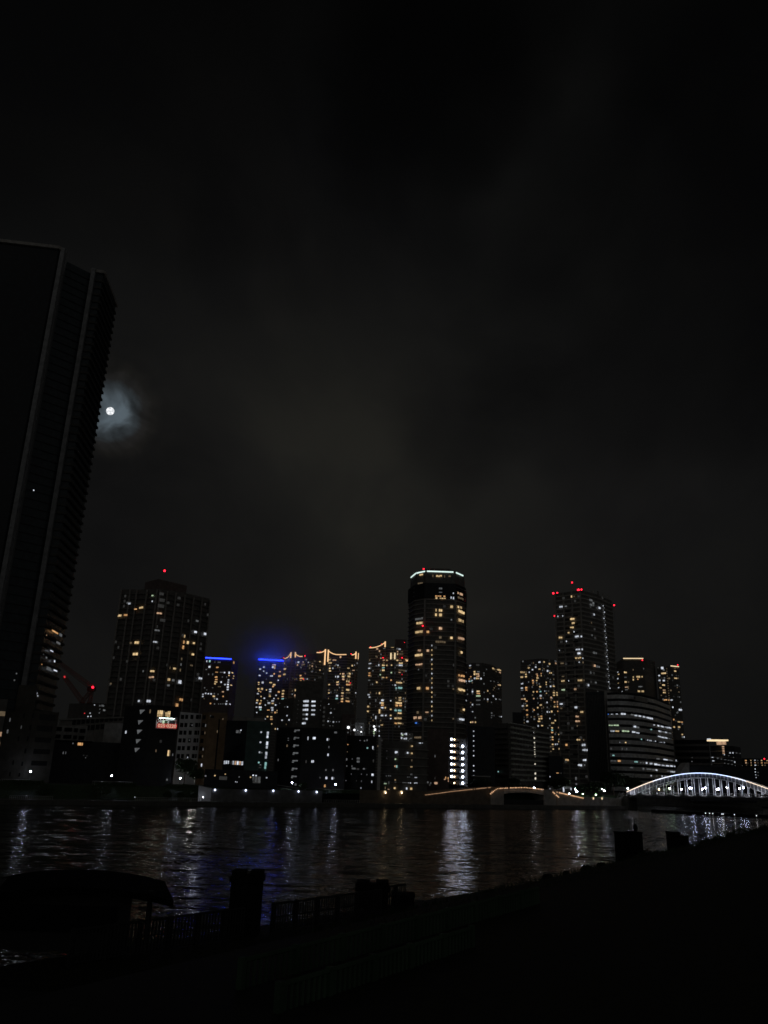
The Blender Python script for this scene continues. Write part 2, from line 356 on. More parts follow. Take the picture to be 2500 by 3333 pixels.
# --- big apartment tower with bay columns
b2 = Bldg('apartment_tower', 'broad dark tower with stepped roof and one red light above its top', 'tower', 115,
          [(398, 1918), (450, 1919), (516, 1916), (600, 1929), (683, 1949)], back=26, fh=3.15, ledge=(1.0, .55), wall='darkwall', led='darkwall')
b2.root.location.z = 3
pb = MB()
for f, us in ((0, (0, .55)), (1, (0, .5, 1)), (2, (.05, .33, .66)), (3, (0, .33, .66, .98))):
    for u in us: pb.par(b2.faces[f].pt(b2.faces[f].len*u-.45, 3, .9), b2.faces[f].u*.9, b2.faces[f].n*.5, Vector((0, 0, 112-.5*f)))
pb.build('pilaster_strips', 'slab', b2.root)
a0, a1, a2 = (PZ(x, y, 124) for x, y in ((473, 1893), (516, 1882), (609, 1904)))
MB().prism([(q.x, q.y) for q in (a0, a1, a2, a2+b2.away*16, a0+b2.away*16)], 114, 123.5).build('plant_room', 'redtint', b2.root)
b2.lit(WL(300, 1800, 2.91, '''355 478 45 22 d;362 484 22 16 w;478 522 40 24 y;425 536 24 10 o;272 596 28 20 y;325 592 34 18 o;628 573 56 22 p;585 408 18 12 g;582 462 8 14 w;
605 735 60 16 d;587 845 60 22 d;587 845 40 14 w;380 855 20 20 e;437 852 46 28 y;423 960 52 26 y;562 1120 44 26 y;547 1177 64 22 p;497 1122 10 20 d;456 1404 18 20 w;527 1404 42 26 w;861 790 12 30 y;
854 845 12 34 o;892 850 20 30 y;848 895 16 36 o;949 855 20 18 y;939 961 24 20 y;833 1005 10 26 e;827 1057 10 26 d;926 1066 26 16 e;773 1096 28 18 y;820 1110 10 28 e;730 1090 6 24 e;719 1200 26 26 y;
760 1206 26 22 d;816 1222 30 36 w;714 1255 26 18 d;1010 1188 36 22 w;965 750 26 20 w;1055 768 24 24 w;980 645 26 18 d;186 1240 14 18 e;828 1390 36 30 o;788 1442 26 36 o;242 602 8 14 y;
650 390 40 26 x;655 450 50 30 x;645 505 60 30 x;815 430 30 24 x;712 475 24 22 x;806 495 24 22 x;345 1030 30 24 x;660 640 50 26 x'''), d=1.45)
b2.beacon(536, 1858, 440, r=0.60); b2.grid(0,5,.07,'xx',rng,30,d=1.3); b2.grid(2,7,.05,'xx',rng,30,d=1.3); b2.grid(3,7,.04,'xx',rng,30,d=1.3)
b2.done()

# --- central octagonal tower
ct = Bldg('octagonal_tower', 'tallest round-cornered tower in the middle with a pale green lit crown', 'tower', 137,
          [(1333, 556), (1352, 541), (1384, 534), (1482, 534), (1512, 545), (1515, 565)], back=26, fh=3.1, ledge=(.8, .5), wall='darkwall', led='concrete')
print('ct top', proj(ct.pts[2]))
# crown (inset) and louvre belt are built on the same outline
def scaled(pts, k, c): return [c+(p-c)*k for p in pts]
cc = sum(ct.pts, Vector())/6+ct.away*12
top = MB(); o1 = [Vector((x, y, 0)) for x, y in ct.poly]; cm = Vector((cc.x, cc.y, 0))
belt = [cm+(p-cm)*1.035 for p in o1]
top.prism([(p.x, p.y) for p in belt], 126, 136.2)
for i in range(5):
    a, b = belt[i], belt[i+1]; f = Face(Vector((a.x, a.y, 0)), Vector((b.x, b.y, 0)))
    for j in range(int(f.len/1.6)): top.par(f.pt(.4+j*1.6, 126.2, .01), f.u*.5, f.n*.35, Vector((0, 0, 9.7)))
top.build('louvre_belt', 'blackglass', ct.root)
crown = [cm+(p-cm)*.97 for p in o1]; MB().prism([(p.x, p.y) for p in crown], 136.5, 145.2).build('crown', 'darkwall', ct.root)
for i, (u0, u1) in enumerate(((.1, .98), (.05, .95), (.04, .93), (.1, .9), None) if False else ((.1, .98), (.05, .93), (.04, .95), (.12, .9))):
    f = Face(*(Vector((crown[i+(0)].x, crown[i].y, 0)), Vector((crown[i+1].x, crown[i+1].y, 0))))
    MB().par(f.pt(f.len*u0, 144.3, .05), f.u*f.len*(u1-u0), f.n*.4, Vector((0, 0, .75))).build('crown_light', 'crownwhite', ct.root)
rb = [cm+(p-cm)*.62 for p in o1]; MB().prism([(p.x, p.y) for p in rb], 145, 149).build('plant_room', 'darkwall', ct.root)
p_ = MB()
for u in (0, 1): p_.par(ct.faces[2].pt(ct.faces[2].len*u-.6, 3, .5), ct.faces[2].u*1.2, ct.faces[2].n*.9, Vector((0, 0, 122)))
p_.build('pilaster_strips', 'slab', ct.root)
ct.Zc = 145.1
dots = ';'.join('844 %d 7 15 %s' % (835+i*42, 'y' if i % 3 else 'w') for i in range(17))
ct.lit([(a, b, c_, d_, e_) for a, b, c_, d_, e_ in WL(1100, 1800, 2.764, '''747 194 36 16 y;910 206 56 20 y;960 208 8 24 e;1005 208 20 14 e;855 205 8 24 e;745 275 66 14 e;922 322 30 16 d;922 357 30 8 d;
920 392 98 12 o;922 410 98 12 y;1090 370 60 24 p;1037 365 8 14 w;1017 405 10 20 w;1038 408 10 22 w;1090 408 54 20 e;1022 487 24 24 y;1070 487 14 20 y;1094 492 14 20 y;1098 532 58 30 y;922 519 32 24 y;
882 517 8 24 y;881 558 16 26 y;922 560 26 26 y;741 594 74 20 d;738 634 74 26 y;1098 611 58 30 y;1020 603 12 14 d;922 680 30 24 p;740 712 70 24 y;808 712 24 22 o;1095 770 58 28 p;1020 766 22 22 y;
920 761 22 24 e;922 803 98 22 e;737 880 74 22 p;808 880 24 20 p;739 920 74 26 y;741 1004 68 18 p;1094 895 28 26 y;1098 1105 58 22 o;1102 1148 62 26 p;748 1217 56 24 y;804 1218 26 24 o;1098 1232 66 26 y;
729 1436 18 24 e;800 1434 28 12 p;730 1482 80 26 p;1118 1410 18 24 y;1100 1497 48 22 w;730 1660 66 18 e;714 1530 16 12 b;737 1050 8 12 d;1043 1010 20 24 x;1038 1225 18 14 e;1038 1492 18 14 e'''+';'+dots)], d=1.2)
# windows on the set-back crown and the belt sit on those volumes
for i_, w_ in enumerate(ct.wins):
    if w_[3] > 136: ct.wins[i_] = (*w_[:6], -.25)
ct.beacon(1379, 1852, 536, r=.5); ct.beacon(1376, 2037, 530, r=.45); ct.grid(2,7,.05,'xx',rng,30,124,d=1.2)
ct.done()

# --- blue topped towers
def blue_strip(B, f, z, name='roof_light'):
    return MB().par(B.faces[f].pt(.5, z, .1), B.faces[f].u*(B.faces[f].len-1), B.faces[f].n*.7, Vector((0, 0, .9))).build(name, 'blueline', B.root)
ba = Bldg('blue_topped_tower', 'grey tower with a thin blue light line, next to the broad apartment tower', 'tower', 0,
          [(664, 900), (755, 905), (776, 925)], first_py=2140, back=35, fh=3.3, ledge=(.25, .4), wall='redtint', led='darkwall')
blue_strip(ba, 0, ba.Z-.6)
ba.lit(WL(640, 2050, 2.86, '''95 292 8 18 w;123 292 14 20 c;120 345 18 18 w;193 350 24 14 o;187 395 26 10 o;210 302 30 12 d;343 305 12 26 o;90 370 14 10 d;182 440 24 16 o;183 463 24 14 o;180 485 28 14 y;
172 503 14 10 y;229 487 12 14 w;245 397 60 10 d;260 398 14 12 w;303 400 14 22 w;302 425 12 10 y;297 467 14 14 w;295 487 14 12 w;292 510 16 14 w;290 532 18 18 w;290 555 18 14 w;212 530 30 10 e;265 510 14 12 w;
245 577 18 12 p;112 415 10 14 d;150 415 8 18 d;85 592 14 12 w;110 595 12 10 w;135 597 14 12 w;58 620 14 14 w;60 600 12 8 w;160 620 22 18 y;165 595 10 14 d;200 600 8 12 d;168 640 14 16 d;190 645 12 14 w;
247 620 10 12 o;130 685 12 12 o;167 690 10 12 d;205 690 8 10 d;225 690 8 10 d;245 690 8 10 d;275 690 16 16 w;305 692 18 14 w;280 665 10 10 w;318 515 20 8 y;330 400 16 8 y;340 430 14 8 y;337 452 12 8 y;
130 330 8 8 d;170 300 8 8 d;75 540 10 10 d;95 560 8 8 d;150 540 8 8 d;280 440 8 8 d;240 440 8 10 d;70 640 8 8 e'''), d=.45).done()
bb = Bldg('blue_topped_tower', 'tower full of lit windows under a bright blue roof line and blue glow', 'tower', 0,
          [(840, 960), (925, 965)], first_py=2146, back=35, fh=3.3, ledge=(.35, .4), wall='darkwall', led='slab')
blue_strip(bb, 0, bb.Z-.5)
bb.lit(WL(640, 2050, 2.86, '''627 347 14 14 w;592 366 18 12 w;625 386 10 12 w;712 327 12 10 y;730 327 12 12 y;710 348 18 18 w;728 352 10 30 y;722 410 12 14 o;690 430 14 12 w;705 430 8 14 w;772 432 26 20 o;
775 390 18 12 p;587 425 18 12 w;652 403 12 10 w;578 490 14 10 y;615 490 18 20 w;690 492 26 14 y;722 512 26 20 y;712 528 16 12 o;578 508 12 10 y;575 550 18 14 y;608 550 20 20 y;685 555 24 14 w;684 575 22 14 w;
765 578 18 16 o;680 600 18 12 e;682 618 20 16 y;570 595 18 12 w;597 577 10 10 o;565 657 18 16 y;630 637 12 12 w;595 682 18 10 o;708 662 26 14 w;673 683 26 18 w;708 685 22 14 y;592 722 28 18 w;595 743 16 12 c;
557 720 14 8 w;703 727 24 16 w;705 747 18 16 w;668 747 24 10 o;750 752 8 10 y;748 770 8 10 y;730 770 10 16 o;700 770 18 12 e;660 808 14 12 y;695 810 18 10 y;697 832 24 16 o;692 876 26 14 y;588 828 10 8 w;
637 830 12 8 w;555 828 8 8 w;735 922 14 14 y;755 922 6 12 w;588 690 14 12 y;600 660 10 10 y;690 570 10 10 w;580 570 12 10 y;560 680 14 10 w;640 700 10 10 w;720 640 10 10 w;735 700 12 10 w;660 660 10 10 d;
650 560 10 10 y;740 610 12 10 w;760 640 12 10 y;560 770 10 8 w;600 620 10 10 y;760 470 10 10 w;650 460 10 8 d'''), d=.45)
bb.beacon(923, 2141, 958, r=0.50); bb.done()

# --- towers with swept, light-edged crowns
def crown_line(B, pts, r=.55, mat='goldline'):
    mb = MB()
    for a, b in zip(pts, pts[1:]): mb.tube(a, b, r, 5)
    mb.build('crown_line', mat, B.root)
def crown_fin(B, f, u, ztop, zlit, mat='goldline', low=3):
    q = f.pt(u, ztop, .5); 
    MB().box((q.x, q.y, (ztop+low)/2), 1.0, 1.6, ztop-low, ax=f.u).build('corner_fin', 'slab', B.root)
    q2 = f.pt(u, 0, 1.5); MB().box((q2.x, q2.y, (ztop+zlit)/2+.2), 1.5, .5, ztop-zlit, ax=f.u).build('fin_light', mat, B.root)
def sweep(f, ua, za, ub, zb, n=8, hold=0):   # a hanging curve between two heights, the low end first
    out = []
    for i in range(n+1):
        t = i/n; s_ = max(0, (t-hold)/(1-hold)); out.append(f.pt(ua+(ub-ua)*t, za+(zb-za)*s_**2.2, 1.2))
    return out
def crown_wall(B, pts, zb, mat='darkwall'):
    mb = MB()
    for a, b in zip(pts, pts[1:]):
        n = B.away*1.2+Vector((0, 0, 0))
        mb.add([Vector((a.x, a.y, zb)), Vector((b.x, b.y, zb)), b, a, Vector((a.x, a.y, zb))+n, Vector((b.x, b.y, zb))+n, b+n, a+n],
               [(0, 1, 2, 3), (7, 6, 5, 4), (0, 4, 5, 1), (1, 5, 6, 2), (2, 6, 7, 3), (3, 7, 4, 0)])
    mb.build('crown_screen', mat, B.root)
def zat(f, px, py): return f.hit(px, py)[1]
def uat(f, px, py): return f.hit(px, py)[0]
tc_ = Bldg('crowned_tower', 'tower with upswept gold crown lines, directly right of the bright blue roof line', 'tower', 0,
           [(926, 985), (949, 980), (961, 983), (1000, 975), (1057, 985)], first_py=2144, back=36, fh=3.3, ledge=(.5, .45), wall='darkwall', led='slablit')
f0, f1, f2, f3 = tc_.faces
l = sweep(f0, 1, zat(f0, 928, 2144), f0.len-.5, zat(f0, 948, 2126)); crown_line(tc_, l); crown_wall(tc_, l, tc_.Z-.5)
crown_fin(tc_, f0, f0.len-.3, zat(f0, 948, 2124), zat(f0, 948, 2143)); crown_fin(tc_, f2, .8, zat(f2, 963, 2123), zat(f2, 963, 2141))
l = sweep(f2, f2.len*.64, zat(f2, 986, 2137), 1.2, zat(f2, 964, 2130), hold=.2); crown_line(tc_, l); crown_wall(tc_, l, tc_.Z-.5)
l = sweep(f3, f3.len*.5, zat(f3, 1031, 2124), f3.len-.5, zat(f3, 1056, 2117), hold=.15); crown_line(tc_, l); crown_wall(tc_, l, tc_.Z-.5)
MB().prism([(q.x, q.y) for q in (f2.pt(f2.len*.7, 0, -1), f3.pt(f3.len*.55, 0, -1), f3.pt(f3.len*.55, 0, -1)+tc_.away*12, f2.pt(f2.len*.7, 0, -1)+tc_.away*12)], tc_.Z-1, zat(f3, 1015, 2127)).build('plant_room', 'darkwall', tc_.root)
crown_fin(tc_, f3, f3.len-.4, zat(f3, 1057, 2114), zat(f3, 1057, 2165))
XC = '''170 355 64 40 p;160 462 60 40 y;152 565 64 36 y;180 300 26 30 d;128 882 60 36 y;120 938 60 38 y;112 990 66 24 p;118 1036 60 28 c;428 330 36 40 w;412 384 26 28 p;520 375 116 36 e;475 430 26 28 d;
685 200 84 36 p;780 200 52 36 o;692 352 36 30 e;686 405 24 36 p;765 420 14 30 e;862 270 34 36 p;835 318 28 16 y;680 508 40 36 d;835 480 20 24 y;480 588 56 32 o;490 640 76 36 o;480 692 60 32 o;535 692 36 32 e;
495 748 118 34 o;500 802 100 34 y;495 852 110 30 o;365 970 28 40 p;370 868 24 40 y;365 1026 18 24 y;825 745 44 26 w;785 742 14 30 w;828 800 40 28 y;910 550 18 36 w;910 605 16 24 w;590 652 18 18 w;392 652 20 30 e;
300 880 14 40 e;310 640 16 20 d;610 330 14 16 w;640 330 14 18 d;520 325 20 16 y;740 310 14 30 e;700 455 14 30 e;400 560 10 20 e;300 945 12 12 w;600 400 12 16 d;760 520 10 12 d;820 860 12 12 d'''
tc_.lit(WL(900, 2100, 5.925, XC), d=.6)
tc_.beacon(993, 2135, 974, r=0.65); tc_.beacon(988, 2211, 972, r=0.36); tc_.beacon(1042, 2120, 984, r=0.29); tc_.grid(0,4,.10,'xd',rng,40); tc_.grid(2,6,.14,'xxde',rng,70); tc_.grid(3,9,.14,'xxde',rng,70)
tc_.done()
td = Bldg('crowned_tower', 'tower with one long sagging gold crown line and a column of warm windows', 'tower', 0,
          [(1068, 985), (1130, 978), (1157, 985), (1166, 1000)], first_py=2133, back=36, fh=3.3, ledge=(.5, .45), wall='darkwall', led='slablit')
g0, g1, g2 = td.faces
l = sweep(g0, g0.len*.97, zat(g0, 1129, 2131), 1, zat(g0, 1070, 2120), hold=.45, n=12); crown_line(td, l); crown_wall(td, l, td.Z-.5)
l = sweep(g1, g1.len*.5, zat(g1, 1146, 2132), g1.len-.5, zat(g1, 1156, 2126)); crown_line(td, l); crown_wall(td, l, td.Z-.5)
crown_fin(td, g0, .6, zat(g0, 1069, 2116), zat(g0, 1069, 2155)); crown_fin(td, g1, g1.len-.4, zat(g1, 1156, 2122), zat(g1, 1156, 2145)); crown_fin(td, g2, g2.len*.6, zat(g2, 1162, 2126), zat(g2, 1162, 2146))
td.lit(WL(900, 2100, 5.925, '''1022 280 44 24 y;1035 342 68 32 y;970 342 30 28 o;1122 290 76 28 p;1238 228 30 44 p;1188 390 26 28 w;1030 398 30 24 e;1133 398 40 24 e;1032 448 30 28 y;1092 446 20 30 w;1036 497 40 30 y;
1395 445 68 24 y;1458 395 24 32 y;1480 487 44 14 p;1290 556 44 36 p;1235 552 18 22 y;1408 550 40 36 y;1365 550 24 30 e;1288 608 46 38 y;1190 608 32 36 w;1144 608 16 30 w;1380 602 80 40 y;1290 660 44 36 p;
1382 655 70 26 e;1380 700 84 36 y;1182 712 50 32 y;1378 762 86 34 o;1180 762 48 32 p;1020 762 30 24 y;1278 820 36 28 e;1015 868 40 28 e;1368 864 64 40 y;1275 925 46 40 y;1368 920 74 24 e;1014 922 28 24 y;
1270 980 42 36 p;1170 978 32 32 w;1165 1030 48 34 c;1268 1034 44 36 y;1005 1028 16 28 e;1365 1082 78 34 o;1265 1085 42 30 o;1362 1020 74 20 e;1270 1140 26 22 d;1242 1245 14 30 y;1428 1160 24 14 w;
1175 868 20 26 e;1552 350 16 24 w;1545 480 12 16 d;1542 670 14 20 d;1522 920 16 24 w;1525 990 14 24 d;1548 580 12 16 d;1130 868 12 24 d;1275 870 30 24 e;1500 385 12 12 w;1220 820 16 16 d'''), d=.6)
td.beacon(1143, 2128, 980, r=0.50); td.beacon(1140, 2223, 975, r=0.36); td.grid(0,10,.14,'xxde',rng,60); td.grid(1,5,.16,'xxde',rng,60)
td.done()

te = Bldg('crowned_tower', 'banded tower with ladder-like lit slot and gold crown lines, just left of the central tower', 'tower', 0,
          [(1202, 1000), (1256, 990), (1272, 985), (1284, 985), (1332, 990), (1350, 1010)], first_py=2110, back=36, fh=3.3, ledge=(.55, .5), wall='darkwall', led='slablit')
h0, h1, h2, h3, h4 = te.faces
l = sweep(h0, .5, zat(h0, 1204, 2109), h0.len-.5, zat(h0, 1255, 2091), hold=.15, n=10); crown_line(te, l); crown_wall(te, l, te.Z-.5)
crown_fin(te, h0, h0.len-.4, zat(h0, 1256, 2089), zat(h0, 1256, 2107), low=te.Z-55)
for px in (1270.5, 1283.5):
    q = h2.pt(uat(h2, px, 2200), 0, 1.0); zt, zl = zat(h2, px, 2126), zat(h2, px, 2146)
    MB().box((q.x, q.y, (zl+3)/2), .7, 1.2, zl-3, ax=h2.u).build('corner_fin', 'pale_fin', te.root)
    MB().box((q.x, q.y, (zl+zt)/2), 1.3, 1.5, zt-zl, ax=h2.u).build('fin_light', 'gold', te.root)
for i in range(40):
    z = zat(h2, 1277, 2150)-i*3.3; MB().par(h2.pt(.3, z, .9), h2.u*(h2.len-.6), h2.n*.4, Vector((0, 0, .5))).build('slot_rung', 'pale_fin', te.root)
q = [h3.pt(h3.len*.76, zat(h3, 1309, 2146), 1.2), h3.pt(h3.len*.85, zat(h3, 1317, 2152), 1.2), h3.pt(h3.len, zat(h3, 1325, 2142), 1.2), h3.pt(h3.len, zat(h3, 1325, 2160), 1.2)]
crown_line(te, q)
te.block('plant_room', [(1285, 1004), (1322, 1004)], 13, back=14, mat='redtint')
te.lit(WL(1190, 2070, 9.76, '''385 415 70 45 p;455 485 35 50 p;605 400 70 25 d;830 345 140 60 y;1105 425 140 45 w;1008 500 30 40 p;1110 500 150 25 e;1110 580 160 40 e;1005 580 30 35 y;500 710 40 35 p;605 775 90 45 p;
700 775 50 40 y;1000 775 60 50 y;1095 775 90 30 e;155 880 90 40 w;605 860 90 40 e;1110 865 120 45 y;1105 935 130 55 w;990 935 60 40 d;590 935 110 50 y;695 935 50 45 y;815 930 60 40 y;590 1012 110 40 c;
590 1090 110 55 y;810 1170 60 45 g;135 1185 65 45 o;135 1260 70 45 o;580 1325 110 45 y;685 1325 45 40 o;810 1405 45 45 o;370 1475 45 50 y;985 1480 35 50 y;1095 1490 120 40 y;935 1565 45 50 w;860 1560 25 40 d;
1095 1640 130 40 c;1110 1090 150 35 e;1070 1165 70 35 p;130 1405 65 30 d;250 1110 30 40 d;435 930 30 60 w;360 955 60 40 d;480 1235 30 40 g;350 655 30 50 e;640 620 24 40 e;130 1030 60 30 w;1350 1225 40 40 d;
1420 275 40 60 w;1360 385 40 30 d;1500 680 40 40 y;1430 760 50 24 y;1490 870 50 40 d;1350 940 40 24 d''')+WL(1100, 1800, 2.764, '''557 1215 38 18 c;522 1216 12 10 c;555 1303 24 14 y;555 1325 24 14 y;
543 1350 60 18 y;543 1373 60 20 o;409 1326 32 18 w;414 1350 44 18 y;414 1370 44 16 o;405 1393 32 14 w;432 1393 10 14 y;276 1382 18 18 y;273 1425 16 16 y;405 1462 32 14 w;437 1462 14 14 w;517 1416 22 18 c;
553 1418 34 18 c;553 1441 36 16 y;515 1487 22 16 y;551 1487 40 16 y;517 1532 22 14 o;552 1532 38 14 y;475 1407 16 12 y;475 1462 16 12 y;475 1490 14 10 w;475 1330 10 10 w;378 1262 10 20 y;350 1262 8 18 e;
345 1327 8 26 d;378 1425 12 40 y;345 1480 8 30 w;280 1275 20 14 w;288 1297 12 10 w;478 1077 14 12 g;553 1168 36 14 y;528 1166 8 16 y;285 1146 18 12 d;475 1145 12 14 o;385 1350 8 14 w;410 1548 44 6 y;
645 1080 8 16 d;650 1200 8 14 d;620 1330 8 14 d;655 1300 8 16 d'''), d=1.3)
te.beacon(1206, 2106, 998, r=0.58); te.beacon(1247, 2141, 985, r=0.58); te.beacon(1309, 2141, 985, r=0.58); te.beacon(1242, 2096, 990, r=0.29); te.beacon(1317, 2091, 990, r=0.29); te.beacon(1309, 2195, 985, r=0.29)
te.grid(0,9,.14,'xxde',rng,40); te.grid(3,8,.16,'xxde',rng,40); te.grid(4,4,.3,'xd',rng,40)
te.done()

# --- tower right of the centre
tf = Bldg('residential_tower', 'dark tower with scattered white windows, immediately right of the central round-cornered tower', 'tower', 0,
          [(1502, 900), (1541, 880), (1570, 878), (1600, 890), (1632, 935)], first_py=2164, back=36, fh=3.2, ledge=(.4, .4), wall='darkwall', led='darkwall')
tf.lit(WL(1500, 2140, 8.506, '''270 225 50 35 w;265 290 65 30 e;160 418 60 30 d;382 398 45 45 y;485 398 80 40 d;380 462 45 50 y;435 460 35 35 y;485 460 50 40 p;475 518 90 40 p;385 580 45 50 w;465 580 95 45 y;560 588 36 50 w;
287 532 36 36 o;630 432 30 30 d;632 492 28 30 d;700 330 24 28 d;890 308 60 50 y;965 332 24 40 e;1022 340 34 40 y;1072 345 56 60 y;1074 418 46 34 p;968 390 18 34 e;243 597 30 34 o;288 597 28 28 d;95 665 28 30 y;
150 662 38 40 w;243 657 30 36 w;292 655 30 30 c;322 640 18 36 w;152 723 26 28 w;328 700 26 34 e;630 730 32 40 d;342 890 50 44 d;342 945 50 46 w;342 1003 50 36 d;480 940 90 50 y;485 1000 100 34 o;485 1065 130 44 g;
735 925 24 44 y;912 845 26 44 e;950 800 20 36 e;1030 760 34 26 p;1080 768 44 44 y;885 895 20 36 e;637 970 26 36 d;795 995 20 30 e;890 1072 34 54 w;485 1185 130 40 d;640 1150 26 36 d;735 1160 28 44 w;
735 1220 24 40 e;960 1150 30 40 w;1055 1160 30 30 d;1085 1170 30 34 d;152 1196 40 50 w;100 1196 30 28 w;285 1250 28 34 e;345 1305 56 46 w;480 1305 120 30 d;840 1243 24 36 d;195 1020 28 44 d;287 1370 24 28 d;
345 1500 50 26 w;845 1540 32 44 d;850 1608 30 30 d;902 1608 28 34 d;1060 1635 26 34 d;1110 1640 26 30 w;400 1668 34 40 d;288 1795 36 36 y;350 1790 44 46 p;406 1792 34 50 y;838 1665 22 30 d;100 1318 26 30 d;
192 895 20 30 d;100 1020 24 34 d;470 210 90 50 x;820 655 20 30 d;910 665 20 30 d;1018 690 24 24 d;1040 865 20 30 d'''), d=.5).done()

# --- dense tower behind the slab block
tg = Bldg('residential_tower', 'densely lit dark tower rising behind the long balcony block', 'tower', 0,
          [(1694, 1000), (1762, 975), (1802, 985), (1832, 1010)], first_py=2150, back=40, fh=3.2, ledge=(.35, .35), wall='darkwall', led='concrete')
tg.lit(WL(1680, 2130, 6.322, '''485 158 46 32 w;570 155 24 30 y;683 195 30 34 y;412 217 30 22 d;408 262 28 30 w;265 278 38 26 y;343 315 30 28 w;485 302 40 30 y;567 296 30 22 e;642 340 28 36 w;290 225 20 24 d;275 367 18 28 w;
650 245 36 28 d;210 367 26 32 e;168 370 20 32 y;130 368 16 34 y;100 368 24 36 y;206 412 34 30 y;116 467 60 32 y;208 458 36 36 y;165 460 18 26 e;442 438 20 44 o;445 487 42 36 y;430 405 40 20 p;527 395 30 30 o;
528 440 28 28 y;350 540 30 34 o;428 538 28 28 y;352 588 32 30 o;428 586 26 26 d;128 602 50 34 w;122 695 50 24 w;213 685 42 38 o;215 732 44 34 o;128 738 52 24 d;355 632 24 22 e;437 630 16 30 e;500 665 38 34 y;
705 658 28 34 w;775 655 52 30 y;815 185 60 36 p;815 135 58 36 d;763 418 44 24 d;720 382 20 28 y;690 382 18 28 y;360 770 26 28 y;435 768 28 28 o;505 765 34 30 c;510 850 44 40 w;510 902 34 32 p;368 910 26 28 p;
185 918 26 32 y;133 920 58 24 p;222 962 36 32 o;780 790 56 34 y;850 792 58 30 y;780 843 50 32 y;850 838 58 34 y;778 745 46 28 e;716 890 28 36 p;716 938 24 30 e;792 980 46 36 o;860 980 58 38 p;800 1028 24 24 e;
862 1028 56 26 p;795 1078 48 34 y;860 1078 58 34 o;513 1042 44 36 y;142 1060 40 32 w;226 1055 34 30 y;228 1147 40 34 o;232 1242 38 34 o;235 1290 34 22 e;450 1095 28 30 y;373 1144 28 28 o;558 1090 16 40 e;
632 990 22 30 w;635 1090 20 34 d;638 1183 22 34 w;727 1175 30 36 y;870 1172 56 28 o;683 1187 20 18 w;455 1235 28 32 d;523 1275 38 34 o;485 1280 22 24 e;485 1327 34 32 y;528 1322 36 32 y;475 1378 50 28 y;
240 1380 44 34 w;380 1332 32 34 d;380 1284 28 26 e;810 1362 44 30 y;736 1412 28 26 y;767 1410 16 32 y;460 1472 24 36 w;545 1465 46 24 y;688 1465 34 24 d;735 1510 34 30 y;738 1558 34 32 c;738 1608 40 32 o;
826 1604 32 22 e;885 1508 56 32 p;888 1652 50 28 y;900 1700 20 30 w;898 1750 50 24 w;892 1798 58 32 y;703 1705 32 30 d;745 1703 30 30 y;705 1755 20 30 d;746 1752 36 26 o;748 1852 32 32 y;805 1850 24 28 w;
838 1845 28 34 w;708 1900 28 32 e;752 1898 28 22 e;760 1948 26 28 y;902 1945 66 36 y;908 1850 36 14 d;712 1995 26 22 e;915 2042 44 22 p;615 575 18 30 y;615 620 18 28 y;585 755 14 24 w;623 755 14 24 d;665 755 14 24 d;
550 900 20 30 d;445 905 18 30 d;650 490 20 20 d;700 515 18 24 d;770 510 18 30 e;690 1320 14 28 w;620 800 16 20 y'''), d=.45)
tg.grid(0,12,.14,'xxde',rng,60); tg.grid(1,7,.14,'xxd',rng,60)
tg.done()

# --- red lit tower on the right
th = Bldg('residential_tower', 'tall grey tower with red warning lights on its roof, tallest right of centre', 'tower', 135,
          [(1806, 1932), (1891, 1921), (1940, 1934), (1992, 1956)], back=24, fh=3.0, ledge=(.5, .9), wall='darkwall', led='concrete')
for u in (.02, .34, .66, .98):
    f = th.faces[0]; MB().par(f.pt(f.len*u-.5, 3, .4), f.u*1.0, f.n*.5, Vector((0, 0, 131.5))).build('pilaster', 'concrete', th.root)
th.block('plant_room', [(1838, 600), (1858, 600)], 4.5, back=6, mat='redtint')
rp = MB()
for i in range(7):
    f = th.faces[1] if i < 3 else th.faces[2]; u = f.len*((i % 3)+.5)/3.2
    MB().par(f.pt(u, 134.9, -1), f.u*2.2, f.n*.4, Vector((0, 0, 3.2))).build('roof_screen', 'concrete', th.root)
zz = ';'.join('%d %d %d 9 %s' % (1048+i*1.45+(4 if i % 2 else -4), 385+i*20, 7, 'd' if i % 3 else 'w') for i in range(40))
